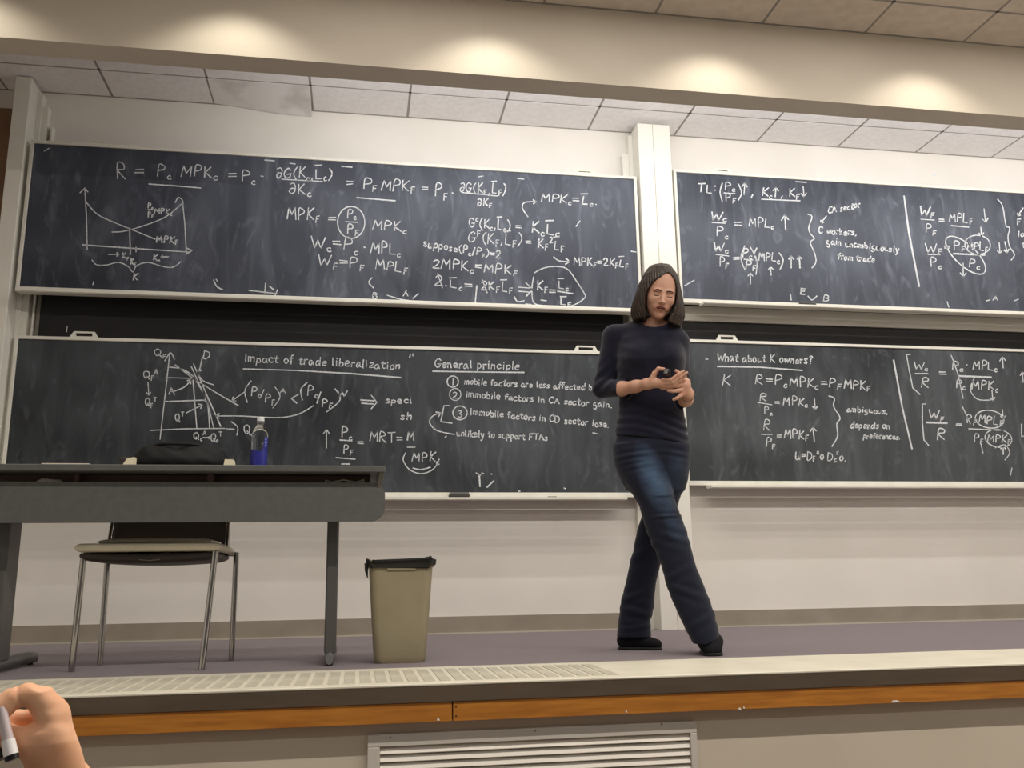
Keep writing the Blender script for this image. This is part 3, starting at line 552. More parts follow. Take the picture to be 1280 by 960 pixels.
MB().add([(0.085, 3.712, 0.763), (0.103, 3.712, 0.763), (0.103, 4.15, 0.763), (0.085, 4.15, 0.763), (0.070, 3.78, 0.665), (0.086, 3.78, 0.665), (0.086, 4.10, 0.665), (0.070, 4.10, 0.665)],
         [(0, 1, 2, 3), (4, 7, 6, 5), (0, 4, 5, 1), (1, 5, 6, 2), (2, 6, 7, 3), (3, 7, 4, 0)]).obj('side_bracket', M['deskedge'], t)
MB().box(-0.60, -0.575, 3.79, 3.839, 0.701, 0.762).obj('divider', M['deskdark'], t)
MB().box(-1.10, -1.085, 3.79, 3.839, 0.701, 0.762).obj('divider', M['deskdark'], t)
for x0 in (-0.124, -1.402):
    MB().box(x0, x0+0.047, 3.90, 4.03, 0.045, 0.689, 0.006).obj('leg', M['steel'], t)
    f = MB(); n = 14
    def sec(y, hh, ww): return [(x0+0.0235+ww*math.cos(2*math.pi*k/n), y, 0.006+hh/2+hh/2*math.sin(2*math.pi*k/n)) for k in range(n)]
    f.rings([sec(3.86, 0.040, 0.019), sec(3.875, 0.048, 0.022), sec(3.93, 0.052, 0.023), sec(4.30, 0.052, 0.023), sec(4.385, 0.046, 0.022), sec(4.40, 0.036, 0.018)])
    fo = f.obj('foot', M['steel'], t, smooth=True)
    cp = MB().rings([sec(3.852, 0.040, 0.015), sec(3.8595, 0.046, 0.018)]).obj('foot_cap', M['cap'], t, smooth=True)
    MB().lathe((x0+0.0235, 4.35, 0.0), [(0.012, 0.0), (0.012, 0.008)], 10).obj('glide', M['dark'], t); MB().lathe((x0+0.0235, 3.90, 0.0), [(0.012, 0.0), (0.012, 0.008)], 10).obj('glide', M['dark'], t)
M['white'] = mat('white_plastic', rgb(222, 214, 200), 0.5)
M['paper'] = mat('paper', rgb(235, 222, 202), 0.8)
o = MB().tube([(-1.25, 3.80, 0.722), (-1.22, 3.795, 0.736), (-1.19, 3.80, 0.731), (-1.16, 3.80, 0.722), (-1.13, 3.80, 0.706)], [0.006, 0.010, 0.012, 0.020, 0.005], 8).obj('crumpled_tissue', M['white'], smooth=True)
tag(o, 'small white crumpled tissue in the slot under the desk top', 'tissue')
o = MB().box(-1.20, -1.03, 3.706, 3.86, 0.7905, 0.7935).obj('paper_sheet', M['paper']); tag(o, 'thin pale paper lying flat on the desk top at its left', 'paper')
o = MB().tube([(-0.14, 3.80, 0.704), (-0.13, 3.80, 0.742), (-0.11, 3.797, 0.733), (-0.06, 3.795, 0.742), (-0.01, 3.80, 0.733), (0.02, 3.80, 0.743), (0.03, 3.80, 0.704)], [0.004, 0.004, 0.003, 0.003, 0.003, 0.005, 0.004], 8).obj('cable', M['white'], smooth=True)
tag(o, 'grey white cable loop in the slot at the right end of the desk', 'cable')

# ------------------------------------------------------------------ chair
M['cream'] = mat('cream_vinyl', rgb(222, 214, 190), 0.45, col2=rgb(214, 206, 182), scale=12)
M['shell'] = mat('dark_brown_plastic', rgb(50, 42, 36), 0.5)
M['chrome'] = mat('chrome', rgb(185, 182, 178), 0.16, metal=1.0)
t = thing('chair', 'chair with cream seat, dark brown back and chrome legs under the desk', 'chair', (-0.82, 4.05, 0))
def slab(x0, x1, y0, y1, f, th, n=22, m_=16, e=0.02, inset=0.0):
    V, F = [], []
    for s in (0, 1):
        for j in range(m_+1):
            for i in range(n+1):
                a, b = 0.5-0.5*math.cos(math.pi*i/n), 0.5-0.5*math.cos(math.pi*j/m_); x = x0+(x1-x0)*a; y = y0+(y1-y0)*b
                ed = min(a, 1-a)*(x1-x0); eb = min(b, 1-b)*(y1-y0)
                rr = (1-max(0, 1-ed/e)**2)**.5*(1-max(0, 1-eb/e)**2)**.5
                V.append((x, y, f(a, b)+(th/2 if s else -th/2)*(0.25+0.75*rr)))
    N = (n+1)*(m_+1)
    for j in range(m_):
        for i in range(n):
            q = j*(n+1)+i; F += [(q, q+n+1, q+n+2, q+1), (N+q, N+q+1, N+q+n+2, N+q+n+1)]
    for i in range(n): q = i; F.append((q, q+1, q+N+1, q+N)); q = m_*(n+1)+i; F.append((q, q+N, q+N+1, q+1))
    for j in range(m_): q = j*(n+1); F.append((q, q+N, q+N+n+1, q+n+1)); q += n; F.append((q, q+n+1, q+N+n+1, q+N))
    return MB().add(V, F)
slab(-1.100, -0.545, 3.865, 4.30, lambda a, b: 0.478-0.010*math.cos((a-.5)*math.pi)*0+0.010*math.sin(a*math.pi)*(b)-0.004*b, 0.034).obj('seat', M['cream'], t, smooth=True)
slab(-1.045, -0.60, 3.98, 4.28, lambda a, b: 0.505+0.004*math.sin(a*math.pi), 0.024, e=0.05).obj('seat_cushion', M['cream'], t, smooth=True)
slab(-1.085, -0.565, 3.885, 4.28, lambda a, b: 0.447-0.012*math.sin(a*math.pi)-0.006*b, 0.040, e=0.05).obj('seat_shell', M['shell'], t, smooth=True)
bk_ = slab(-1.075, -0.575, 0, 0.40, lambda a, b: 0, 0.02)
V = [(x, 4.325+0.06*(y)+z-0.03*math.cos((x+0.825)/0.25*1.2), 0.500+y) for x, y, z in bk_.v]
MB().add(V, bk_.f).obj('backrest', M['shell'], t, smooth=True)
MB().tube([(-0.86, 3.884, 0.430), (-0.82, 3.882, 0.426), (-0.78, 3.884, 0.430)], 0.002, 6).obj('label_tab', M['grey'], t)
fl_, fr2, rl, rr2 = (-1.096, 3.945), (-0.592, 3.86), (-1.062, 4.225), (-0.532, 4.27)
for (bx, by), (tx, ty), ztop in ((fl_, (-1.080, 3.925), 0.460), (fr2, (-0.567, 3.885), 0.460), (rl, (-1.068, 4.24), 0.462), (rr2, (-0.532, 4.27), 0.466)):
    MB().tube([(bx, by, 0.002), (bx+(tx-bx)*.5, by+(ty-by)*.5, ztop/2), (tx, ty, ztop)], 0.0125, 14).obj('leg', M['chrome'], t, smooth=True)
MB().tube([(-1.068, 4.24, 0.455), (-0.532, 4.27, 0.458)], 0.010, 10).obj('seat_frame', M['chrome'], t, smooth=True)
for a, b in (((-1.068, 4.24, 0.50), (-1.066, 4.30, 0.70)), ((-0.575, 4.27, 0.50), (-0.580, 4.31, 0.70))):
    MB().tube([(a[0], a[1], 0.44), a, b], 0.010, 10).obj('back_post', M['chrome'], t, smooth=True)

# ------------------------------------------------------------------ waste bin
M['bin'] = mat('bin_plastic', rgb(148, 138, 112), 0.5, col2=rgb(142, 132, 106), scale=9)
M['liner'] = mat('bin_liner', rgb(18, 17, 17), 0.28)
bx, by = 0.185, 3.975
t = thing('waste_bin', 'beige rectangular waste bin with a black liner beside the desk', 'bin', (bx, by, 0))
def rr(cx, cy, hx, hy, r, z, n=6, wob=None):
    o = []
    for (sx, sy), a0 in (((1, 1), 0), ((-1, 1), 90), ((-1, -1), 180), ((1, -1), 270)):
        for k in range(n+1):
            a = math.radians(a0+90*k/n); px_, py_ = cx+sx*(hx-r)+r*math.cos(a), cy+sy*(hy-r)+r*math.sin(a)
            o.append((px_, py_, z+(wob(px_, py_) if wob else 0)))
    return o
H_ = 0.415
prof = [(0.0, 0.100), (0.010, 0.105), (0.03, 0.107), (0.20, 0.120), (H_-0.03, 0.132), (H_-0.028, 0.137), (H_, 0.139)]
MB().rings([rr(bx, by, hx, hx*0.80, 0.035, z) for z, hx in prof] + [rr(bx, by, hx, hx*0.80, 0.033, z) for z, hx in ((H_, 0.134), (H_-0.03, 0.128), (0.02, 0.100))]).obj('bin_body', M['bin'], t, smooth=True)
MB().box(bx-0.06, bx+0.06, by-0.80*0.137-0.003, by-0.80*0.130, H_-0.040, H_-0.027, 0.002).obj('rim_grip', M['bin'], t)
w1 = lambda x, y: 0.006*math.sin((x-bx)*22+0.6)+0.007*math.sin(x*90+y*60)+0.004*math.sin(y*110)+0.003*math.sin(x*210)
MB().rings([rr(bx, by, 0.140, 0.114, 0.036, H_-0.026, wob=lambda x, y: 1.1*w1(x+0.05, y)+0.008), rr(bx, by, 0.146, 0.120, 0.037, H_-0.006, wob=w1), rr(bx, by, 0.147, 0.121, 0.038, H_+0.004, wob=w1), rr(bx, by, 0.141, 0.116, 0.035, H_+0.012, wob=w1),
            rr(bx, by, 0.130, 0.103, 0.033, H_+0.006, wob=w1), rr(bx, by, 0.122, 0.096, 0.03, H_-0.05), rr(bx, by, 0.10, 0.078, 0.03, 0.04)]).obj('bin_liner', M['liner'], t, smooth=True)
MB().tube([(bx-0.143, by-0.08, H_-0.01), (bx-0.144, by-0.078, H_-0.04), (bx-0.139, by-0.08, H_-0.07)], [0.010, 0.007, 0.002], 8).obj('liner_flap', M['liner'], t, smooth=True)

# ------------------------------------------------------------------ bottle
M['pet'] = bpy.data.materials.new('clear_plastic'); M['pet'].use_nodes = True
b = M['pet'].node_tree.nodes['Principled BSDF']; b.inputs['Transmission Weight'].default_value = 1.0; b.inputs['Roughness'].default_value = 0.04; b.inputs['IOR'].default_value = 1.25; b.inputs['Base Color'].default_value = (0.93, 0.95, 0.97, 1)
M['label_blue'] = mat('blue_label', rgb(36, 40, 140), 0.4, col2=rgb(28, 32, 120), scale=30)
M['capw'] = mat('white_cap', rgb(225, 226, 228), 0.4)
bc = at(323.5, 578, 3.80); bc = (bc[0], 3.80, 0.790)
t = thing('water_bottle', 'clear plastic bottle with dark blue label standing on the desk', 'bottle', bc)
po = [(0.026, 0.0), (0.0315, 0.004), (0.0325, 0.02), (0.0315, 0.06), (0.0325, 0.10), (0.0325, 0.135), (0.029, 0.152), (0.020, 0.170), (0.0135, 0.178), (0.0130, 0.184), (0.0165, 0.186), (0.0165, 0.189), (0.013, 0.190), (0.013, 0.199)]
MB().lathe(bc, po).obj('bottle_body', M['pet'], t, smooth=True)
MB().lathe(bc, [(0.0135, 0.192), (0.0150, 0.1925), (0.0150, 0.2085), (0.013, 0.2105), (0.001, 0.2105)], 24).obj('cap', M['capw'], t, smooth=True)
lb = MB(); n = 40; rl_ = 0.0332
for k in range(n):
    a0, a1 = math.radians(170+k*5.2), math.radians(170+(k+1)*5.2)
    def top(a): 
        f = (math.degrees(a)-170)/208.; return 0.070+0.004*math.sin(f*9) if f < 0.62 else 0.070+0.055*min(1, (f-0.62)/0.05)
    V = [(bc[0]+rl_*math.cos(a), bc[1]+rl_*math.sin(a), bc[2]+zz) for a, zz in ((a0, 0.008), (a1, 0.008), (a1, top(a1)), (a0, top(a0)))]
    lb.add(V, [(0, 1, 2, 3)])
lb.obj('label_wrap', M['label_blue'], t)
ls = MB()
for k, (dz, hh) in enumerate(((0.112, 0.009), (0.098, 0.010), (0.086, 0.007))):
    for q in range(2):
        a = math.radians(318+q*9); ls.add([(bc[0]+0.0337*math.cos(a+d), bc[1]+0.0337*math.sin(a+d), bc[2]+dz+e) for d, e in ((-0.06, 0), (0.06, 0), (0.06, hh), (-0.06, hh))], [(0, 1, 2, 3)])
ls.obj('label_print', mat('label_print', rgb(140, 150, 205), 0.5), t)

# ------------------------------------------------------------------ SDF surfaces
def grid(lo, hi, h):
    ax = [np.arange(lo[i], hi[i]+h, h) for i in range(3)]
    return np.meshgrid(*ax, indexing='ij'), np.array([a[0] for a in ax])
def surface_nets(F, o, h):
    s = F < 0; nx, ny, nz = F.shape
    acc = np.zeros((nx-1, ny-1, nz-1, 3), np.float32); cnt = np.zeros((nx-1, ny-1, nz-1), np.float32)
    cor = [(i, j, k) for i in (0, 1) for j in (0, 1) for k in (0, 1)]
    sl = lambda c: tuple(slice(c[d], F.shape[d]-1+c[d]) for d in range(3))
    for a in cor:
        for d in range(3):
            if a[d]: continue
            b = list(a); b[d] = 1; b = tuple(b)
            fa, fb = F[sl(a)], F[sl(b)]; m = (fa < 0) != (fb < 0)
            t = np.where(m, fa/(fa-fb+1e-12), 0)
            for q in range(3): acc[..., q] += np.where(m, a[q]+(t if q == d else 0), 0)
            cnt += m
    act = cnt > 0; idx = -np.ones(act.shape, np.int64); idx[act] = np.arange(act.sum())
    I = np.argwhere(act); V = o+h*(I+acc[act]/cnt[act][:, None])
    faces = []
    for d in range(3):
        u, w = (d+1) % 3, (d+2) % 3
        A = [slice(None)]*3; B = [slice(None)]*3; A[d] = slice(0, -1); B[d] = slice(1, None)
        sa, sb = s[tuple(A)], s[tuple(B)]; E = np.argwhere(sa != sb)
        ok = (E[:, u] > 0) & (E[:, w] > 0) & (E[:, u] < F.shape[u]-1) & (E[:, w] < F.shape[w]-1); E = E[ok]
        def cell(du, dw):
            c = E.copy(); c[:, u] -= du; c[:, w] -= dw; return idx[c[:, 0], c[:, 1], c[:, 2]]
        Q = np.stack([cell(1, 1), cell(0, 1), cell(0, 0), cell(1, 0)], 1)
        flip = ~sa[E[:, 0], E[:, 1], E[:, 2]]; Q[flip] = Q[flip][:, ::-1]; faces.append(Q)
    return V, np.concatenate(faces)
def sdf_parts(name, parts, m, parent, label=None):
    Vs, Fs, n = [], [], 0
    for fn, lo, hi, h in parts:
        (X, Y, Z), o = grid(lo, hi, h); F = fn(X, Y, Z); V, Q = surface_nets(F, o, h); Vs.append(V); Fs.append(Q+n); n += len(V)
    V, Q = np.concatenate(Vs), np.concatenate(Fs)
    me = bpy.data.meshes.new(name); me.vertices.add(len(V)); me.vertices.foreach_set('co', V.astype(np.float32).ravel())
    me.loops.add(Q.size); me.loops.foreach_set('vertex_index', Q.ravel().astype(np.int32))
    me.polygons.add(len(Q)); me.polygons.foreach_set('loop_start', np.arange(0, Q.size, 4, dtype=np.int32))
    me.update(calc_edges=True); me.validate(); me.polygons.foreach_set('use_smooth', [True]*len(me.polygons)); me.materials.append(m)
    o = bpy.data.objects.new(name, me); COL.objects.link(o); o.parent = parent
    if label: o['label'] = label
    return o
def smin(a, b, k):
    h = np.maximum(k-np.abs(a-b), 0)/k; return np.minimum(a, b)-h*h*k*0.25
def smax(a, b, k): return -smin(-a, -b, k)
def cone(X, Y, Z, a, b, ra, rb):
    a, b = np.array(a, float), np.array(b, float); d = b-a; L = float(d@d)
    t = np.clip(((X-a[0])*d[0]+(Y-a[1])*d[1]+(Z-a[2])*d[2])/L, 0, 1)
    return np.sqrt((X-a[0]-t*d[0])**2+(Y-a[1]-t*d[1])**2+(Z-a[2]-t*d[2])**2)-(ra+(rb-ra)*t)
def ell(X, Y, Z, c, r):
    x, y, z = X-c[0], Y-c[1], Z-c[2]; k0 = np.sqrt((x/r[0])**2+(y/r[1])**2+(z/r[2])**2); k1 = np.sqrt((x/r[0]**2)**2+(y/r[1]**2)**2+(z/r[2]**2)**2)
    return k0*(k0-1)/np.maximum(k1, 1e-6)
def chain(X, Y, Z, pts, rs, k=0.006):
    f = None
    for i in range(len(pts)-1):
        g_ = cone(X, Y, Z, pts[i], pts[i+1], rs[i], rs[i+1]); f = g_ if f is None else smin(f, g_, k)
    return f
def loft(X, Y, Z, K, p=2.2):
    K = sorted(K); z = [k[0] for k in K]; cx, cy, rx, ry = (np.interp(Z, z, [k[i] for k in K]) for i in (1, 2, 3, 4))
    d = ((np.abs((X-cx)/rx))**p+(np.abs((Y-cy)/ry))**p)**(1/p)
    return np.maximum((d-1)*np.minimum(rx, ry), np.maximum(z[0]-Z, Z-z[-1]))

# ------------------------------------------------------------------ the woman
WC = np.array([1.41, 3.98, 0.0]); WA = math.atan2(WC[0], WC[1])
wu, wd_ = np.array([math.cos(WA), -math.sin(WA), 0]), np.array([math.sin(WA), math.cos(WA), 0])
def wl(x, y, v):
    r = ray(x, y); s = (v+WC@wd_)/(r@wd_); P = r*s+np.array([0, 0, EYE]); return np.array([(P-WC)@wu, v, P[2]])
def knots(rows):      # photo row, left edge, right edge, depth, half depth
    out = []
    for y, xl, xr, v, ry in rows:
        a, b = wl(xl, y, v), wl(xr, y, v); out.append(((a[2]+b[2])/2, (a[0]+b[0])/2, v, (b[0]-a[0])/2, ry))
    return out
M['skin'] = mat('skin', rgb(206, 160, 136), 0.5, col2=rgb(196, 146, 122), scale=14, spec=0.35)
M['skin'].node_tree.nodes['Principled BSDF'].inputs['Subsurface Weight'].default_value = 0.08
M['skin'].node_tree.nodes['Principled BSDF'].inputs['Subsurface Radius'].default_value = (0.02, 0.008, 0.004)
M['sweater'] = mat('navy_knit', rgb(20, 20, 40), 0.9, col2=rgb(15, 15, 31), scale=20, bump=0.3, bscale=300, sheen=0.25, spec=0.2)
M['shoe'] = mat('black_suede', rgb(24, 24, 27), 0.85, spec=0.2)
M['sole'] = mat('black_sole', rgb(14, 14, 15), 0.5)
M['lips'] = mat('lips', rgb(150, 84, 78), 0.4); M['brow'] = mat('brow_hair', rgb(58, 42, 34), 0.8); M['lash'] = mat('lash', rgb(36, 26, 24), 0.7)
M['mouth'] = mat('mouth_dark', rgb(52, 22, 22), 0.6)

# denim with faded thighs (wear that belongs to the cloth)
def denim():
    m = mat('denim', rgb(30, 38, 58), 0.85, sheen=0.15, spec=0.2, bump=0.25, bscale=260); nt = m.node_tree; b = nt.nodes['Principled BSDF']
    tc = nt.nodes.new('ShaderNodeTexCoord')
    def blob(c, s, a, e):
        mp = nt.nodes.new('ShaderNodeMapping'); mp.vector_type = 'TEXTURE'; mp.inputs['Location'].default_value = c; mp.inputs['Scale'].default_value = s; mp.inputs['Rotation'].default_value = (0, a, 0)
        g_ = nt.nodes.new('ShaderNodeTexGradient'); g_.gradient_type = 'SPHERICAL'; nt.links.new(tc.outputs['Object'], mp.inputs[0]); nt.links.new(mp.outputs[0], g_.inputs[0])
        k = nt.nodes.new('ShaderNodeMath'); k.operation = 'MULTIPLY'; k.inputs[1].default_value = e; nt.links.new(g_.outputs['Fac'], k.inputs[0]); return k
    th = wl(818, 600, -0.10); th2 = wl(845, 590, -0.02); kn = wl(845, 660, -0.14)
    a = blob(tuple(th), (0.075, 0.14, 0.20), -0.35, 1.5); c_ = blob(tuple(th2), (0.06, 0.13, 0.14), 0.1, 0.7); d_ = blob(tuple(kn), (0.05, 0.1, 0.10), -0.4, 0.6)
    s = nt.nodes.new('ShaderNodeMath'); s.operation = 'ADD'; nt.links.new(a.outputs[0], s.inputs[0]); nt.links.new(c_.outputs[0], s.inputs[1])
    s2 = nt.nodes.new('ShaderNodeMath'); s2.operation = 'ADD'; nt.links.new(s.outputs[0], s2.inputs[0]); nt.links.new(d_.outputs[0], s2.inputs[1])
    n = nt.nodes.new('ShaderNodeTexNoise'); n.inputs['Scale'].default_value = 14; n.inputs['Detail'].default_value = 5
    mp = nt.nodes.new('ShaderNodeMapping'); mp.inputs['Scale'].default_value = (1, 1, 2.2); nt.links.new(tc.outputs['Object'], mp.inputs[0]); nt.links.new(mp.outputs[0], n.inputs['Vector'])
    mr = nt.nodes.new('ShaderNodeMapRange'); mr.inputs['From Min'].default_value = 0.3; mr.inputs['From Max'].default_value = 0.7; mr.inputs['To Min'].default_value = 0.45; nt.links.new(n.outputs['Fac'], mr.inputs['Value'])
    k = nt.nodes.new('ShaderNodeMath'); k.operation = 'MULTIPLY'; k.use_clamp = True; nt.links.new(s2.outputs[0], k.inputs[0]); nt.links.new(mr.outputs[0], k.inputs[1])
    mx = nt.nodes.new('ShaderNodeMix'); mx.data_type = 'RGBA'; mx.inputs['A'].default_value = rgb(22, 25, 41); mx.inputs['B'].default_value = rgb(66, 86, 110)
    nt.links.new(k.outputs[0], mx.inputs['Factor']); nt.links.new(mx.outputs['Result'], b.inputs['Base Color']); return m
M['denim'] = denim()

woman = thing('person', 'woman in navy sweater and blue jeans walking along the stage looking down', 'person', tuple(WC), -WA)

# head frame
def rot(ax, a):
    c_, s_ = math.cos(a), math.sin(a)
    return np.array({'x': [[1, 0, 0], [0, c_, -s_], [0, s_, c_]], 'y': [[c_, 0, s_], [0, 1, 0], [-s_, 0, c_]], 'z': [[c_, -s_, 0], [s_, c_, 0], [0, 0, 1]]}[ax])
HR = rot('y', math.radians(9))@rot('z', math.radians(13))@rot('x', math.radians(22)); HS = 1.02
EYEP = wl(829, 368.5, -0.155); HC = EYEP-HS*(HR@np.array([0, -0.083, 0.0]))
def hp(p): return tuple(HC+HS*(HR@np.array(p, float)))
def head_frame(X, Y, Z):
    P = np.stack([X-HC[0], Y-HC[1], Z-HC[2]], -1)@HR/HS; return P[..., 0], P[..., 1], P[..., 2]
def f_head(X, Y, Z):
    x, y, z = head_frame(X, Y, Z)
    f = ell(x, y, z, (0, 0.012, 0.028), (0.072, 0.092, 0.092))
    f = smin(f, ell(x, y, z, (0, -0.022, -0.025), (0.062, 0.066, 0.072)), 0.03)
    f = smin(f, ell(x, y, z, (0, -0.034, -0.066), (0.048, 0.046, 0.046)), 0.025)
    f = smin(f, ell(x, y, z, (0, -0.066, -0.097), (0.019, 0.016, 0.015)), 0.02)
    ax_ = np.abs(x)
    f = smin(f, ell(ax_, y, z, (0.036, -0.062, -0.024), (0.020, 0.018, 0.020)), 0.022)      # cheekbones
    f = smin(f, ell(ax_, y, z, (0.026, -0.078, 0.017), (0.022, 0.008, 0.006)), 0.012)       # brow ridge
    f = smax(f, -ell(ax_, y, z, (0.030, -0.098, 0.001), (0.018, 0.020, 0.011)), 0.012)      # sockets
    f = smin(f, ell(ax_, y, z, (0.030, -0.069, 0.000), (0.0135, 0.0125, 0.0115)), 0.004)    # closed lids
    f = smin(f, chain(x, y, z, [(0, -0.080, 0.010), (0, -0.092, -0.010), (0, -0.105, -0.030)], [0.0070, 0.0075, 0.0095]), 0.010)
    f = smin(f, ell(ax_, y, z, (0.0090, -0.092, -0.034), (0.0070, 0.010, 0.0070)), 0.006)
    f = smax(f, -ell(ax_, y, z, (0.006, -0.099, -0.0425), (0.0035, 0.005, 0.004)), 0.003)
    f = smin(f, ell(x, y, z, (0, -0.076, -0.058), (0.034, 0.012, 0.015)), 0.012)            # mouth mound
    f = smax(f, -ell(x, y, z, (0, -0.098, -0.061), (0.015, 0.012, 0.0026)), 0.003)
    f = smin(f, ell(ax_, y, z, (0.070, 0.012, -0.012), (0.008, 0.018, 0.028)), 0.006)       # ears
    f = f*HS
    nb, nt_ = wl(815, 418, 0.030), np.array(hp((0, 0.015, -0.05)))
    f = smin(f, cone(X, Y, Z, nb, nt_, 0.056, 0.050), 0.02)
    f = smin(f, cone(X, Y, Z, wl(792, 424, 0.015), wl(840, 428, 0.015), 0.048, 0.046), 0.03)
    return f
J = dict(rs=wl(768, 421, 0.0), re=wl(753, 485, 0.0), rc=wl(777, 486, -0.085), rw=wl(809, 480, -0.185),
         ls=wl(847, 429, 0.01), le=wl(853, 490, 0.055), lc=wl(857, 499, -0.045), lw=wl(860, 493, -0.165))
def f_rhand(X, Y, Z):
    f = chain(X, Y, Z, [J['rc']+(J['re']-J['rc'])*0.35, J['rc'], wl(795, 483, -0.14), J['rw']], [0.033, 0.0315, 0.026, 0.0225], 0.02)
    f = smin(f, cone(X, Y, Z, J['rw'], wl(827, 479, -0.215), 0.0215, 0.0165), 0.02)
    f = smin(f, cone(X, Y, Z, wl(816, 476, -0.20), wl(830, 483, -0.205), 0.019, 0.0125), 0.016)
    fg = [([(815, 475, -.205), (818, 467, -.215), (823, 461, -.225), (829.5, 461.5, -.236)], [.0155, .0115, .0092, .0078]),
          ([(829, 475, -.226), (839, 475, -.238), (847, 469, -.243), (854.5, 464, -.242)], [.0105, .0088, .0078, .0064]),
          ([(829, 479, -.220), (841, 478, -.232), (850, 471, -.236), (858.5, 466, -.234)], [.0105, .0090, .0080, .0066]),
          ([(829, 482, -.212), (841, 481.5, -.222), (850, 475, -.226), (857, 470, -.222)], [.0100, .0086, .0076, .0064]),
          ([(828, 485, -.202), (838, 485, -.208), (846, 481, -.212), (852, 477, -.210)], [.0095, .0076, .0068, .0058])]
    for P, R in fg: f = smin(f, chain(X, Y, Z, [wl(*p) for p in P], R, 0.003), 0.004)
    return f
def f_lhand(X, Y, Z):
    f = chain(X, Y, Z, [J['lc']+(J['le']-J['lc'])*0.5, J['lc'], J['lw']], [0.034, 0.0325, 0.0235], 0.02)
    f = smin(f, cone(X, Y, Z, J['lw'], wl(857, 482, -0.190), 0.0225, 0.020), 0.02)
    f = smin(f, cone(X, Y, Z, wl(858, 478, -0.188), wl(853, 491, -0.190), 0.0175, 0.0150), 0.016)
    fg = [([(858, 476, -.185), (852, 469, -.192), (845, 463.5, -.200)], [.0125, .0092, .0072]),
          ([(855, 476, -.195), (848, 476.5, -.206), (841, 476.5, -.212), (836, 478, -.212)], [.0105, .0086, .0078, .0066]),
          ([(854, 481, -.198), (846, 482.5, -.210), (839, 482.5, -.216), (833.5, 481.5, -.214)], [.0105, .0088, .0080, .0068]),
          ([(854, 487, -.196), (847, 488.5, -.208), (840.5, 489, -.214), (835.5, 488.5, -.212)], [.0100, .0086, .0078, .0066]),
          ([(855, 492, -.190), (850, 495, -.201), (845.5, 498, -.206), (842, 499.5, -.206)], [.0095, .0078, .0070, .0060])]
    for P, R in fg: f = smin(f, chain(X, Y, Z, [wl(*p) for p in P], R, 0.003), 0.004)
    return f
TORSO = knots([(403, 786, 846, .010, .065), (412, 774, 852, .010, .085), (425, 768, 857, .005, .100), (440, 768, 858, -.005, .112), (455, 770, 857, -.010, .120), (475, 772, 855, .0, .108), (495, 774, 853, .005, .100),
               (512, 774, 854, .010, .102), (528, 771, 857, .010, .108), (543, 768, 860, .010, .116), (562, 767, 862, .010, .120)])
def f_core(X, Y, Z):
    K = [(k[0], k[1], k[2]+0.005, k[3]*0.80, k[4]*0.80) for k in TORSO]; f = loft(X, Y, Z, K)
    f = smin(f, cone(X, Y, Z, J['rs'], J['re'], 0.040, 0.034), 0.02); f = smin(f, cone(X, Y, Z, J['re'], J['rc'], 0.034, 0.030), 0.02)
    f = smin(f, cone(X, Y, Z, J['ls'], J['le'], 0.036, 0.032), 0.02); f = smin(f, cone(X, Y, Z, J['le'], J['lc'], 0.033, 0.031), 0.02)
    return smin(f, cone(X, Y, Z, wl(815, 418, 0.03), wl(818, 400, -.02), 0.045, 0.045), 0.02)
def bounds(pts, m): P = np.array(pts); return tuple(P.min(0)-m), tuple(P.max(0)+m)
hlo, hhi = bounds([hp((0, 0, 0.02))], 0.15)
rlo, rhi = bounds([J['rc'], J['rw'], wl(858, 462, -.24), wl(850, 490, -.2)], 0.045); llo, lhi = bounds([J['lc']+(J['le']-J['lc'])*0.5, J['lw'], wl(833, 480, -.21), wl(845, 463, -.2)], 0.045)
nlo = (hlo[0]-0.02, hlo[1], wl(815, 428, 0)[2]); nhi = (hhi[0], hhi[1]+0.05, hhi[2])
clo, chi = bounds([wl(735, 395, 0), wl(872, 565, 0)], 0.17)
sdf_parts('body', [(f_head, nlo, nhi, 0.0026), (f_rhand, rlo, rhi, 0.0019), (f_lhand, llo, lhi, 0.0019), (f_core, clo, chi, 0.011)], M['skin'], woman)

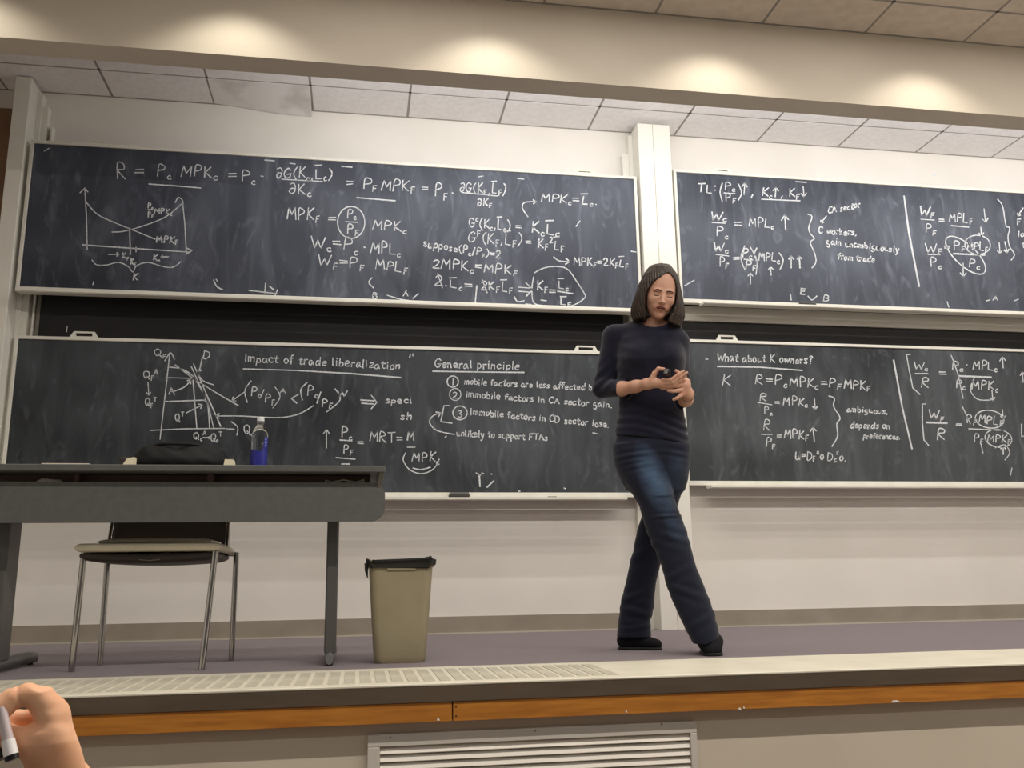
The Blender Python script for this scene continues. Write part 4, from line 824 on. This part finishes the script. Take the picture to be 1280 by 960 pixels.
def f_sweater(X, Y, Z):
    f = loft(X, Y, Z, TORSO)
    f = smin(f, cone(X, Y, Z, wl(802, 414, 0.015), J['rs'], 0.044, 0.050), 0.03)
    f = smin(f, cone(X, Y, Z, wl(832, 416, 0.015), J['ls'], 0.040, 0.046), 0.03)
    for a, b, ra, rb in (('rs', 're', .054, .046), ('re', 'rc', .046, .037), ('ls', 'le', .048, .044), ('le', 'lc', .044, .039)):
        f = smin(f, cone(X, Y, Z, J[a], J[b], ra, rb), 0.030 if a in ('rs', 'ls') else 0.018)
    f = smin(f, ell(X, Y, Z, wl(800, 447, -0.07), (0.055, 0.055, 0.05)), 0.05); f = smin(f, ell(X, Y, Z, wl(838, 449, -0.07), (0.045, 0.055, 0.05)), 0.05)
    # cuffs cut square, crew neck, slanted hem
    for p, q in (('re', 'rc'), ('le', 'lc')):
        d = (J[q]-J[p]); d = d/np.linalg.norm(d); e = J[q]+d*0.004
        pl = (X-e[0])*d[0]+(Y-e[1])*d[1]+(Z-e[2])*d[2]; near = np.sqrt((X-e[0])**2+(Y-e[1])**2+(Z-e[2])**2)-0.055
        f = smax(f, -np.maximum(-pl, near), 0.004)
    n0 = wl(818.0, 399, -0.025); f = smax(f, -ell(X, Y, Z, n0, (0.072, 0.110, 0.056)), 0.006)
    a, b = wl(768, 544, 0), wl(862, 557, 0); hem = a[2]+(X-a[0])*(b[2]-a[2])/(b[0]-a[0]); f = smax(f, hem-Z, 0.006)
    w = 0.0032*np.sin(Z*150+X*38+2*np.sin(X*14))*np.exp(-((Z-(hem+0.05))/0.07)**2)
    w += 0.0030*np.sin(Z*120-X*90)*np.exp(-(((X-J['re'][0]-0.01)/0.06)**2+((Z-J['re'][2]-0.03)/0.07)**2))
    w += 0.0022*np.sin((Z+X*0.5)*110)*np.exp(-((X-J['rs'][0]-0.05)/0.05)**2)*np.exp(-((Z-wl(780, 450, 0)[2])/0.07)**2)
    return f+w
slo, shi = bounds([wl(735, 395, 0), wl(872, 562, 0)], 0.03); slo = (slo[0], -0.20, slo[2]); shi = (shi[0], 0.19, shi[2])
sdf_parts('sweater', [(f_sweater, slo, shi, 0.0046)], M['sweater'], woman)

PEL = knots([(545, 770, 859, .012, .105), (560, 768, 861, .012, .112), (575, 769, 860, .012, .115), (590, 774, 859, .010, .108), (602, 779, 857, .01, .075), (612, 784, 854, .02, .055)])
LF = knots([(558, 768, 818, -.01, .085), (580, 771, 828, -.02, .092), (600, 780, 836, -.035, .090), (616, 790, 841, -.045, .086), (632, 799, 846, -.055, .080), (647, 803, 852, -.062, .075), (666, 809, 859, -.068, .068), (685, 817, 864, -.072, .064),
            (705, 826, 869, -.078, .062), (720, 830, 875, -.082, .062), (735, 834, 881, -.085, .064), (752, 841, 888, -.088, .066), (770, 849, 894, -.090, .070), (787, 857, 898, -.092, .074), (804, 866, 901, -.094, .078)])
LB = knots([(560, 818, 861, .012, .095), (580, 818, 860, .016, .095), (600, 816, 857, .030, .090), (620, 811, 851, .055, .082), (640, 804, 845, .09, .075), (660, 797, 838, .11, .070), (680, 793, 833, .13, .066), (705, 787, 826, .155, .062),
            (729, 782, 820, .175, .062), (747, 777, 818, .185, .064), (760, 775, 817.5, .19, .066), (776, 773, 813, .195, .068), (796, 771, 814, .20, .070)])
def f_jeans(X, Y, Z):
    a, b = loft(X, Y, Z, LF), loft(X, Y, Z, LB); p = loft(X, Y, Z, PEL)
    zc = wl(800, 600, 0)[2]; k = 0.004
    f = smin(smin(a, b, k), p, 0.035)
    e = wl(866, 811, -.09); g_ = wl(901, 796, -.09); hem = e[2]+(X-e[0])*(g_[2]-e[2])/(g_[0]-e[0])
    f = np.where(a < b, smax(f, hem-Z, 0.003), f)
    w = np.zeros_like(f)
    def fold(x, y, v, ang, L, W, A, fr):
        c0 = wl(x, y, v); ca, sa = math.cos(ang), math.sin(ang)
        s_ = (X-c0[0])*ca+(Z-c0[2])*sa; t_ = -(X-c0[0])*sa+(Z-c0[2])*ca
        return A*np.cos(t_*fr)*np.exp(-(s_/L)**2-(t_/W)**2)
    for q in ((798, 568, -.1, .10, .08, .03, .0035, 190), (800, 582, -.1, .16, .06, .03, .0025, 200), (845, 566, -.1, -.15, .05, .03, .0030, 180), (831, 619, -.12, .06, .045, .010, .0050, 240), (835, 645, -.13, .05, .05, .016, .0055, 230),
              (842, 672, -.13, -.3, .06, .05, .0030, 130), (858, 740, -.14, -.35, .07, .04, .0030, 120), (850, 715, -.14, .5, .06, .04, .0028, 120), (880, 775, -.15, .5, .06, .04, .0035, 110), (795, 765, .13, -.25, .07, .04, .0042, 110),
              (792, 745, .12, .35, .06, .03, .0035, 120), (805, 690, .1, .5, .07, .05, .0030, 100), (795, 785, .13, .1, .06, .02, .003, 150)):
        w += fold(*q)
    return f-1.5*w
jlo, jhi = bounds([wl(765, 545, -.02), wl(905, 815, -.1), wl(768, 800, .2)], 0.02); jlo = (jlo[0], -0.19, 0.03); jhi = (jhi[0], 0.29, jhi[2])
sdf_parts('jeans', [(f_jeans, jlo, jhi, 0.0050)], M['denim'], woman)
hm = MB(); cuff = []
p = wl(771.5, 549, -0.06); MB().lathe((p[0], p[1]-0.02, p[2]), [(0.004, -0.001), (0.004, 0.001)], 8).obj('rivet', M['chrome'], woman, local=True)

# shoes: rear foot points to the right of the frame, front foot towards the audience
def f_shoe1(X, Y, Z):
    h_, t_ = wl(781, 806, .205), wl(821, 808, .165)
    f = cone(X, Y, Z, (h_[0], h_[1], 0.040), (h_[0]+0.045, h_[1]-0.008, 0.052), 0.036, 0.034)
    f = smin(f, cone(X, Y, Z, (h_[0]+0.05, h_[1]-.01, 0.045), (t_[0], t_[1], 0.026), 0.034, 0.024), 0.03)
    f = smin(f, cone(X, Y, Z, (h_[0]+0.01, h_[1], 0.05), (h_[0]+0.015, h_[1], 0.11), 0.034, 0.036), 0.02)
    return smax(f, 0.010-Z, 0.004)
def f_shoe2(X, Y, Z):
    t_, h_ = wl(890, 813, -.135), wl(884, 806, .03)
    f = cone(X, Y, Z, (h_[0], h_[1], 0.040), (h_[0], h_[1]-0.05, 0.052), 0.036, 0.036)
    f = smin(f, cone(X, Y, Z, (h_[0], h_[1]-.05, 0.050), (t_[0], t_[1]+0.01, 0.030), 0.038, 0.034), 0.03)
    f = smin(f, cone(X, Y, Z, (t_[0]-0.006, t_[1], 0.026), (t_[0]+0.012, t_[1]+0.004, 0.026), 0.034, 0.030), 0.02)
    f = smin(f, ell(X, Y, Z, (t_[0]+0.002, t_[1]+0.045, 0.056), (0.050, 0.060, 0.042)), 0.02)
    f = smin(f, cone(X, Y, Z, (h_[0], h_[1]-0.01, 0.05), (h_[0]-0.006, h_[1]-0.02, 0.12), 0.036, 0.036), 0.02)
    return smax(f, 0.010-Z, 0.004)
def sole(fn):
    def g_(X, Y, Z): 
        Zc = np.full_like(Z, 0.020); return smax(fn(X, Y, Zc)-0.002, np.abs(Z-0.007)-0.006, 0.002)
    return g_
for fn, a, b in ((f_shoe1, (771, 800, .2), (833, 800, .17)), (f_shoe2, (866, 800, 0), (910, 800, -.14))):
    A, B = wl(*a), wl(*b); lo = (min(A[0], B[0])-0.03, min(A[1], B[1])-0.08, -0.004); hi = (max(A[0], B[0])+0.03, max(A[1], B[1])+0.09, 0.155)
    s_ = sdf_parts('shoe', [(fn, lo, hi, 0.0035)], M['shoe'], woman); q_ = sdf_parts('sole', [(sole(fn), (lo[0], lo[1], -0.002), (hi[0], hi[1], 0.02), 0.0025)], M['sole'], s_)

# hair
HK = knots([(331.5, 818, 834, -.085, .03), (334, 811, 839, -.085, .056), (338, 807.5, 841, -.085, .074), (346, 802.5, 846.5, -.080, .088), (357, 797.5, 850, -.074, .096), (366, 794.5, 852, -.068, .100), (374, 791.5, 853.5, -.062, .100),
            (383, 789, 855, -.056, .098), (391, 788.5, 856, -.050, .096), (399, 791, 856, -.046, .090), (410, 796, 851, -.043, .085)])
OP = [(344, 833, 838), (348, 827, 841), (352, 820, 843.5), (358, 813.5, 845), (365, 808.5, 846), (374, 806, 846), (384, 806.5, 844), (392, 807, 840.5), (398, 807, 836), (404, 804, 832), (416, 800, 830)]
oz = [wl(x0, y, -.14)[2] for y, x0, x1 in OP]; ol = [wl(x0, y, -.14)[0] for y, x0, x1 in OP]; orr = [wl(x1, y, -.14)[0] for y, x0, x1 in OP]
def f_hair(X, Y, Z):
    f = loft(X, Y, Z, HK, 2.0)
    hx, hy, hz = head_frame(X, Y, Z); f = smin(f, ell(hx, hy, hz, (0, 0.012, 0.028), (0.077, 0.0985, 0.099))*HS, 0.012)
    xl = np.interp(Z, oz[::-1], ol[::-1]); xr = np.interp(Z, oz[::-1], orr[::-1])
    o = np.maximum(np.maximum(xl-X, X-xr), Y-np.interp(Z, [wl(820, 400, -.1)[2], wl(820, 392, -.1)[2]], [0.0, -0.070])); top = wl(836, 343, -.14)[2]; o = np.maximum(o, Z-top)
    f = smax(f, -o, 0.006)
    a, b = wl(800, 402, -.05), wl(845, 409, -.05); cut = a[2]+(X-a[0])*(b[2]-a[2])/(b[0]-a[0]); f = smax(f, cut-Z+0.006*np.sin(X*60), 0.01)
    ang = np.arctan2(Y+0.075, X-HC[0]); f = f+0.0011*np.sin(ang*46+Z*14)+0.0008*np.sin(ang*83-Z*22+1)
    # parting groove on the crown
    px0 = wl(829, 338, -.1)[0]; f = f+0.004*np.exp(-((X-px0-(Z-top)*0.1)/0.004)**2)*(Y < 0.02)
    return f
M['hair'] = mat('brown_hair', rgb(34, 25, 20), 0.42, col2=rgb(64, 48, 37), scale=26, stretch=(6, 6, 0.5), lo=0.35, hi=0.7, spec=0.5)
alo, ahi = bounds([wl(788, 331, -.03), wl(858, 412, -.03)], 0.015); alo = (alo[0], -0.215, alo[2]); ahi = (ahi[0], 0.10, ahi[2])
sdf_parts('hair', [(f_hair, alo, ahi, 0.0026)], M['hair'], woman)
# face parts
def hcurve(name, pts, rs, m, flat=1.0):
    b = MB().tube([hp(p) for p in smooth(pts, 4)], list(np.interp(np.linspace(0, 1, len(smooth(pts, 4))), np.linspace(0, 1, len(rs)), rs)), 8)
    return b.obj(name, m, woman, smooth=True, local=True)
def fy(x, z, off):             # a point of the face surface in the head frame, pushed out by off
    ys = np.linspace(-0.125, -0.02, 106); P = np.array([hp((x, y, z)) for y in ys]); F = f_head(P[:, 0], P[:, 1], P[:, 2])
    k = int(np.argmax(F < 0.0)); return (x, ys[max(k-1, 0)]-off, z)
def fcurve(name, xz, off, rs, m):
    q = smooth(xz, 4); return hcurve_raw(name, [fy(x, z, off) for x, z in q], rs, m)
def hcurve_raw(name, pts, rs, m):
    rr_ = list(np.interp(np.linspace(0, 1, len(pts)), np.linspace(0, 1, len(rs)), rs))
    return MB().tube([hp(p) for p in pts], rr_, 8).obj(name, m, woman, smooth=True, local=True)
for s_ in (-1, 1):
    fcurve('eyebrow', [(s_*0.012, 0.0155), (s_*0.021, 0.0195), (s_*0.033, 0.0205), (s_*0.047, 0.0150)], -0.0008, [0.0024, 0.0030, 0.0026, 0.0012], M['brow'])
    fcurve('eyelashes', [(s_*0.0165, -0.0040), (s_*0.023, -0.0072), (s_*0.031, -0.0085), (s_*0.038, -0.0070), (s_*0.0445, -0.0030)], -0.0006, [0.0012, 0.0020, 0.0023, 0.0020, 0.0014], M['lash'])
    fcurve('eyelid_crease', [(s_*0.0185, 0.0050), (s_*0.031, 0.0090), (s_*0.0430, 0.0050)], -0.0009, [0.0008, 0.0015, 0.0008], mat('lid_crease', rgb(112, 74, 62), 0.6))
fcurve('lips', [(-0.0230, -0.0600), (-0.0120, -0.0562), (-0.004, -0.0545), (0, -0.0553), (0.004, -0.0545), (0.0120, -0.0562), (0.0230, -0.0600)], -0.0012, [0.0010, 0.0024, 0.0028, 0.0026, 0.0028, 0.0024, 0.0010], M['lips'])
fcurve('lips', [(-0.0220, -0.0622), (-0.0110, -0.0668), (0, -0.0680), (0.0110, -0.0668), (0.0220, -0.0622)], -0.0012, [0.0010, 0.0030, 0.0034, 0.0030, 0.0010], M['lips'])
fcurve('mouth_opening', [(-0.0200, -0.0608), (-0.010, -0.0612), (0, -0.0614), (0.010, -0.0612), (0.0200, -0.0608)], -0.0004, [0.0012, 0.0026, 0.0032, 0.0026, 0.0012], M['mouth'])
# wrist band and watch
q = (J['lw']*0.72+J['lc']*0.28); d = Vector(J['lw']-J['lc']).normalized(); a_ = d.cross(Vector((0, 0, 1))).normalized(); b_ = d.cross(a_)
ringp = [tuple(Vector(q)+(a_*math.cos(k*math.pi/10)+b_*math.sin(k*math.pi/10))*0.0275) for k in range(21)]
wb = MB().tube(ringp, 0.0022, 6).obj('bracelet', mat('bracelet_metal', rgb(150, 130, 96), 0.3, metal=0.8), woman, smooth=True, local=True)
p = wl(863.5, 488, -.175); MB().box(p[0]-0.003, p[0]+0.005, p[1]-0.012, p[1]+0.004, p[2]-0.008, p[2]+0.008, 0.002).obj('watch_face', mat('watch_face', rgb(225, 225, 220), 0.15, metal=0.4), woman, local=True)
sdf_nails = MB()
for x, y, v in ((855, 463.2, -.2465), (859, 465.4, -.2385), (857.5, 469.6, -.227)):
    p = wl(x, y, v); sdf_nails.box(p[0]-0.004, p[0]+0.003, p[1]-0.003, p[1]-0.001, p[2]-0.003, p[2]+0.004, 0.0009)
sdf_nails.obj('fingernail', mat('nail', rgb(214, 186, 170), 0.35), woman, local=True)
# clicker in her hand
p = wl(833.5, 466.5, -0.232); W0 = WC+wu*p[0]+wd_*p[1]; W0 = (W0[0], W0[1], p[2])
t = thing('presentation_clicker', "small round-ended black clicker held in the woman's fingers", 'remote', W0, -WA)
pr = [(0.001, -0.0325), (0.010, -0.032), (0.0155, -0.029), (0.0170, -0.022), (0.0165, 0.02), (0.012, 0.026), (0.001, 0.027)]
nn = 24
MB().rings([[(r*math.cos(2*math.pi*k/nn), zz, r*math.sin(2*math.pi*k/nn)) for k in range(nn)] for r, zz in pr]).obj('clicker_body', mat('clicker_black', rgb(28, 28, 30), 0.3), t, smooth=True, local=True)
MB().rings([[(-0.004+r*math.cos(2*math.pi*k/nn), zz, r*math.sin(2*math.pi*k/nn)-0.003) for k in range(nn)] for r, zz in ((0.009, -0.0335), (0.0075, -0.0355), (0.001, -0.0358))]).obj('button', mat('clicker_button', rgb(110, 108, 104), 0.35), t, smooth=True, local=True)

# ------------------------------------------------------------------ bag and cream blocks on the desk
M['bagm'] = mat('black_nylon', rgb(10, 10, 12), 0.7, col2=rgb(15, 14, 17), scale=20, spec=0.35)
def f_bag(X, Y, Z):
    f = ell(X, Y, Z, (0, 0, 0.030), (0.200, 0.12, 0.060)); f = smin(f, ell(X, Y, Z, (-0.07, 0, 0.055), (0.11, 0.09, 0.060)), 0.02); f = smin(f, ell(X, Y, Z, (0.075, 0.0, 0.055), (0.11, 0.09, 0.060)), 0.02)
    f = smin(f, cone(X, Y, Z, (-0.18, 0.0, 0.016), (0.195, 0.0, 0.016), 0.020, 0.020), 0.02)
    f = smax(f, Z-0.098-0.002*np.sin(X*30), 0.006); f = f+0.002*np.sin(X*70+Z*60)*np.sin(Z*50+1)+0.0015*np.sin(X*33-Y*40); return smax(f, 0.001-Z, 0.004)
bg_ = thing('bag', 'soft black bag slumped on the desk left of the bottle', 'bag', (-0.725, 3.90, 0.790))
sdf_parts('bag_body', [(f_bag, (-0.24, -0.15, -0.006), (0.24, 0.15, 0.12), 0.005)], M['bagm'], bg_)
MB().tube(smooth([(-0.10, -0.05, 0.094), (-0.06, -0.07, 0.100), (0.05, -0.07, 0.099), (0.10, -0.05, 0.094)]), 0.006, 8).obj('bag_handle', M['bagm'], bg_, smooth=True, local=True)
M['creamb'] = mat('cream_block', rgb(232, 222, 192), 0.6)
for px_, sgn, lb_ in ((161.5, -1, 'cream wedge lying on the desk at the left end of the black bag'), (287, 1, 'cream rounded block on the desk between black bag and bottle')):
    p = at(px_, 578, 3.74); hw = 0.021
    o = MB().rings([[(p[0]-hw, y, 0.7905), (p[0]+hw, y, 0.7905), (p[0]+hw*(1 if sgn < 0 else 0.8), y, 0.822 if sgn < 0 else 0.814), (p[0]-hw*(0.3 if sgn < 0 else 0.8), y, 0.816)] for y in (3.725, 3.765)]).obj('foam_block', M['creamb']); tag(o, lb_, 'block')

# ------------------------------------------------------------------ the hand of someone in the audience with a marker
HY = 0.86
def hq(x, y, v): return np.array(at(x, y, HY+v))
M['skin2'] = mat('skin_audience', rgb(236, 184, 146), 0.5, col2=rgb(228, 170, 130), scale=30, spec=0.35)
M['skin2'].node_tree.nodes['Principled BSDF'].inputs['Subsurface Weight'].default_value = 0.15
M['skin2'].node_tree.nodes['Principled BSDF'].inputs['Subsurface Radius'].default_value = (0.01, 0.004, 0.002)
hb = hq(60, 1010, 0.02)
aud = thing('person', 'raised hand of a seated audience member holding a marker at lower left', 'person', (hb[0]+0.02, hb[1]+0.02, -0.8))
ao = np.array([hb[0]+0.02, hb[1]+0.02, -0.8])
def L_(p): return np.array(p)-ao
def hl(x, y, v): return L_(hq(x, y, v))
PALM = []
for y_, xl_, xr_, v_, ry2 in ((866, 47, 60, .002, .008), (870, 42, 67, .004, .011), (876, 42, 75, .006, .014), (883, 44.5, 80, .008, .0165), (890, 46, 83.5, .008, .018), (900, 46.5, 87, .008, .0185), (907, 44, 89.5, .007, .019), (913, 30, 91.5, .006, .0195), (918, 24, 93, .006, .020),
                              (926, 22, 96, .006, .020), (936, 24, 99.5, .008, .020), (946, 28, 102.5, .010, .020), (956, 32, 105, .012, .020), (970, 38, 108, .015, .020), (1000, 48, 114, .02, .022)):
    a_1, b_1 = hl(xl_, y_, v_), hl(xr_, y_, v_); PALM.append(((a_1[2]+b_1[2])/2, (a_1[0]+b_1[0])/2, a_1[1], (b_1[0]-a_1[0])/2, ry2))
def f_ahand(X, Y, Z):
    f = loft(X, Y, Z, PALM, 2.1)
    f = smin(f, chain(X, Y, Z, [hl(66, 892, .008), hl(52, 875, .002), hl(34, 868, -.002), hl(15, 873.5, -.006), hl(3, 884, -.008), hl(-5, 895, -.008)], [.0120, .0100, .0086, .0082, .0090, .0078], .004), 0.008)   # index
    f = smin(f, chain(X, Y, Z, [hl(62, 898, .016), hl(44, 898, .020), hl(20, 899.5, .018), hl(0, 903, .012), hl(-14, 905, .006)], [.0090, .0078, .0074, .0074, .0070], .004), 0.004)  # middle
    f = smin(f, chain(X, Y, Z, [hl(64, 902, .028), hl(46, 901, .034), hl(24, 902, .032), hl(6, 908, .026), hl(-8, 912, .018)], [.0100, .0070, .0066, .0062, .0056], .004), 0.004)  # ring
    f = smin(f, chain(X, Y, Z, [hl(66, 912, .038), hl(50, 908, .046), hl(32, 908, .044), hl(16, 914, .036)], [.0090, .0062, .0058, .0052], .004), 0.004)                            # little
    f = smin(f, chain(X, Y, Z, [hl(50, 930, .004), hl(30, 924, .002), hl(10, 922, .000), hl(-8, 910, -.004)], [.0150, .0090, .0080, .0070], .006), 0.008)  # thumb
    d = 0.0007*(np.exp(-((X-hl(29, 870, 0)[0]+0.3*(Z-hl(29, 870, 0)[2]))/0.0011)**2)+0.9*np.exp(-((X-hl(10, 870, 0)[0]-0.3*(Z-hl(10, 880, 0)[2]))/0.0011)**2))*(Z > hl(30, 889, 0)[2])
    return f+d
def f_aarm(X, Y, Z):
    f = chain(X, Y, Z, [hl(76, 985, .02), hl(95, 1120, .05), L_((hb[0]-0.02, hb[1]-0.02, -0.30))], [.026, .034, .042], .02)
    return f
alo, ahi = bounds([hl(-14, 858, 0), hl(106, 1010, .03), hl(70, 900, .06)], 0.03)
blo, bhi = bounds([hl(76, 985, .02), L_((hb[0]-0.02, hb[1]-0.02, -0.30))], 0.06)
sdf_parts('body', [(f_ahand, alo, ahi, 0.0013), (f_aarm, blo, bhi, 0.005)], M['skin2'], aud)
M['barrel'] = mat('clear_barrel', rgb(206, 190, 190), 0.25); M['barrelw'] = mat('marker_white', rgb(238, 234, 230), 0.4); M['markb'] = mat('marker_black', rgb(26, 25, 30), 0.35)
pA, pB, pC, pD = hq(1, 884, -.0145), hq(10, 925, -.018), hq(14, 944, -.020), hq(15.5, 950, -.0205)
t = thing('marker_pen', 'pale marker pen with black end held in the audience hand', 'marker', tuple(pD))
MB().tube([tuple(pA), tuple(pB)], [0.0040, 0.0045], 16).obj('barrel', M['barrel'], t, smooth=True)
MB().tube([tuple(pB), tuple(pC)], [0.0052, 0.0056], 16).obj('cap', M['barrelw'], t, smooth=True)
MB().tube([tuple(pC), tuple(pD)], [0.0056, 0.0052], 16).obj('tip_plug', M['markb'], t, smooth=True)
qA, qB = hq(-8, 905, .004), hq(4, 948, -.002)
o = MB().tube([tuple(qA), tuple(qA*0.2+qB*0.8), tuple(qB)], [0.006, 0.0065, 0.006], 16).obj('marker_pen', M['markb'], smooth=True); tag(o, 'black marker behind the pale one in the audience hand', 'marker')

for o in bpy.data.objects:
    if '_o' in o.keys(): del o['_o']
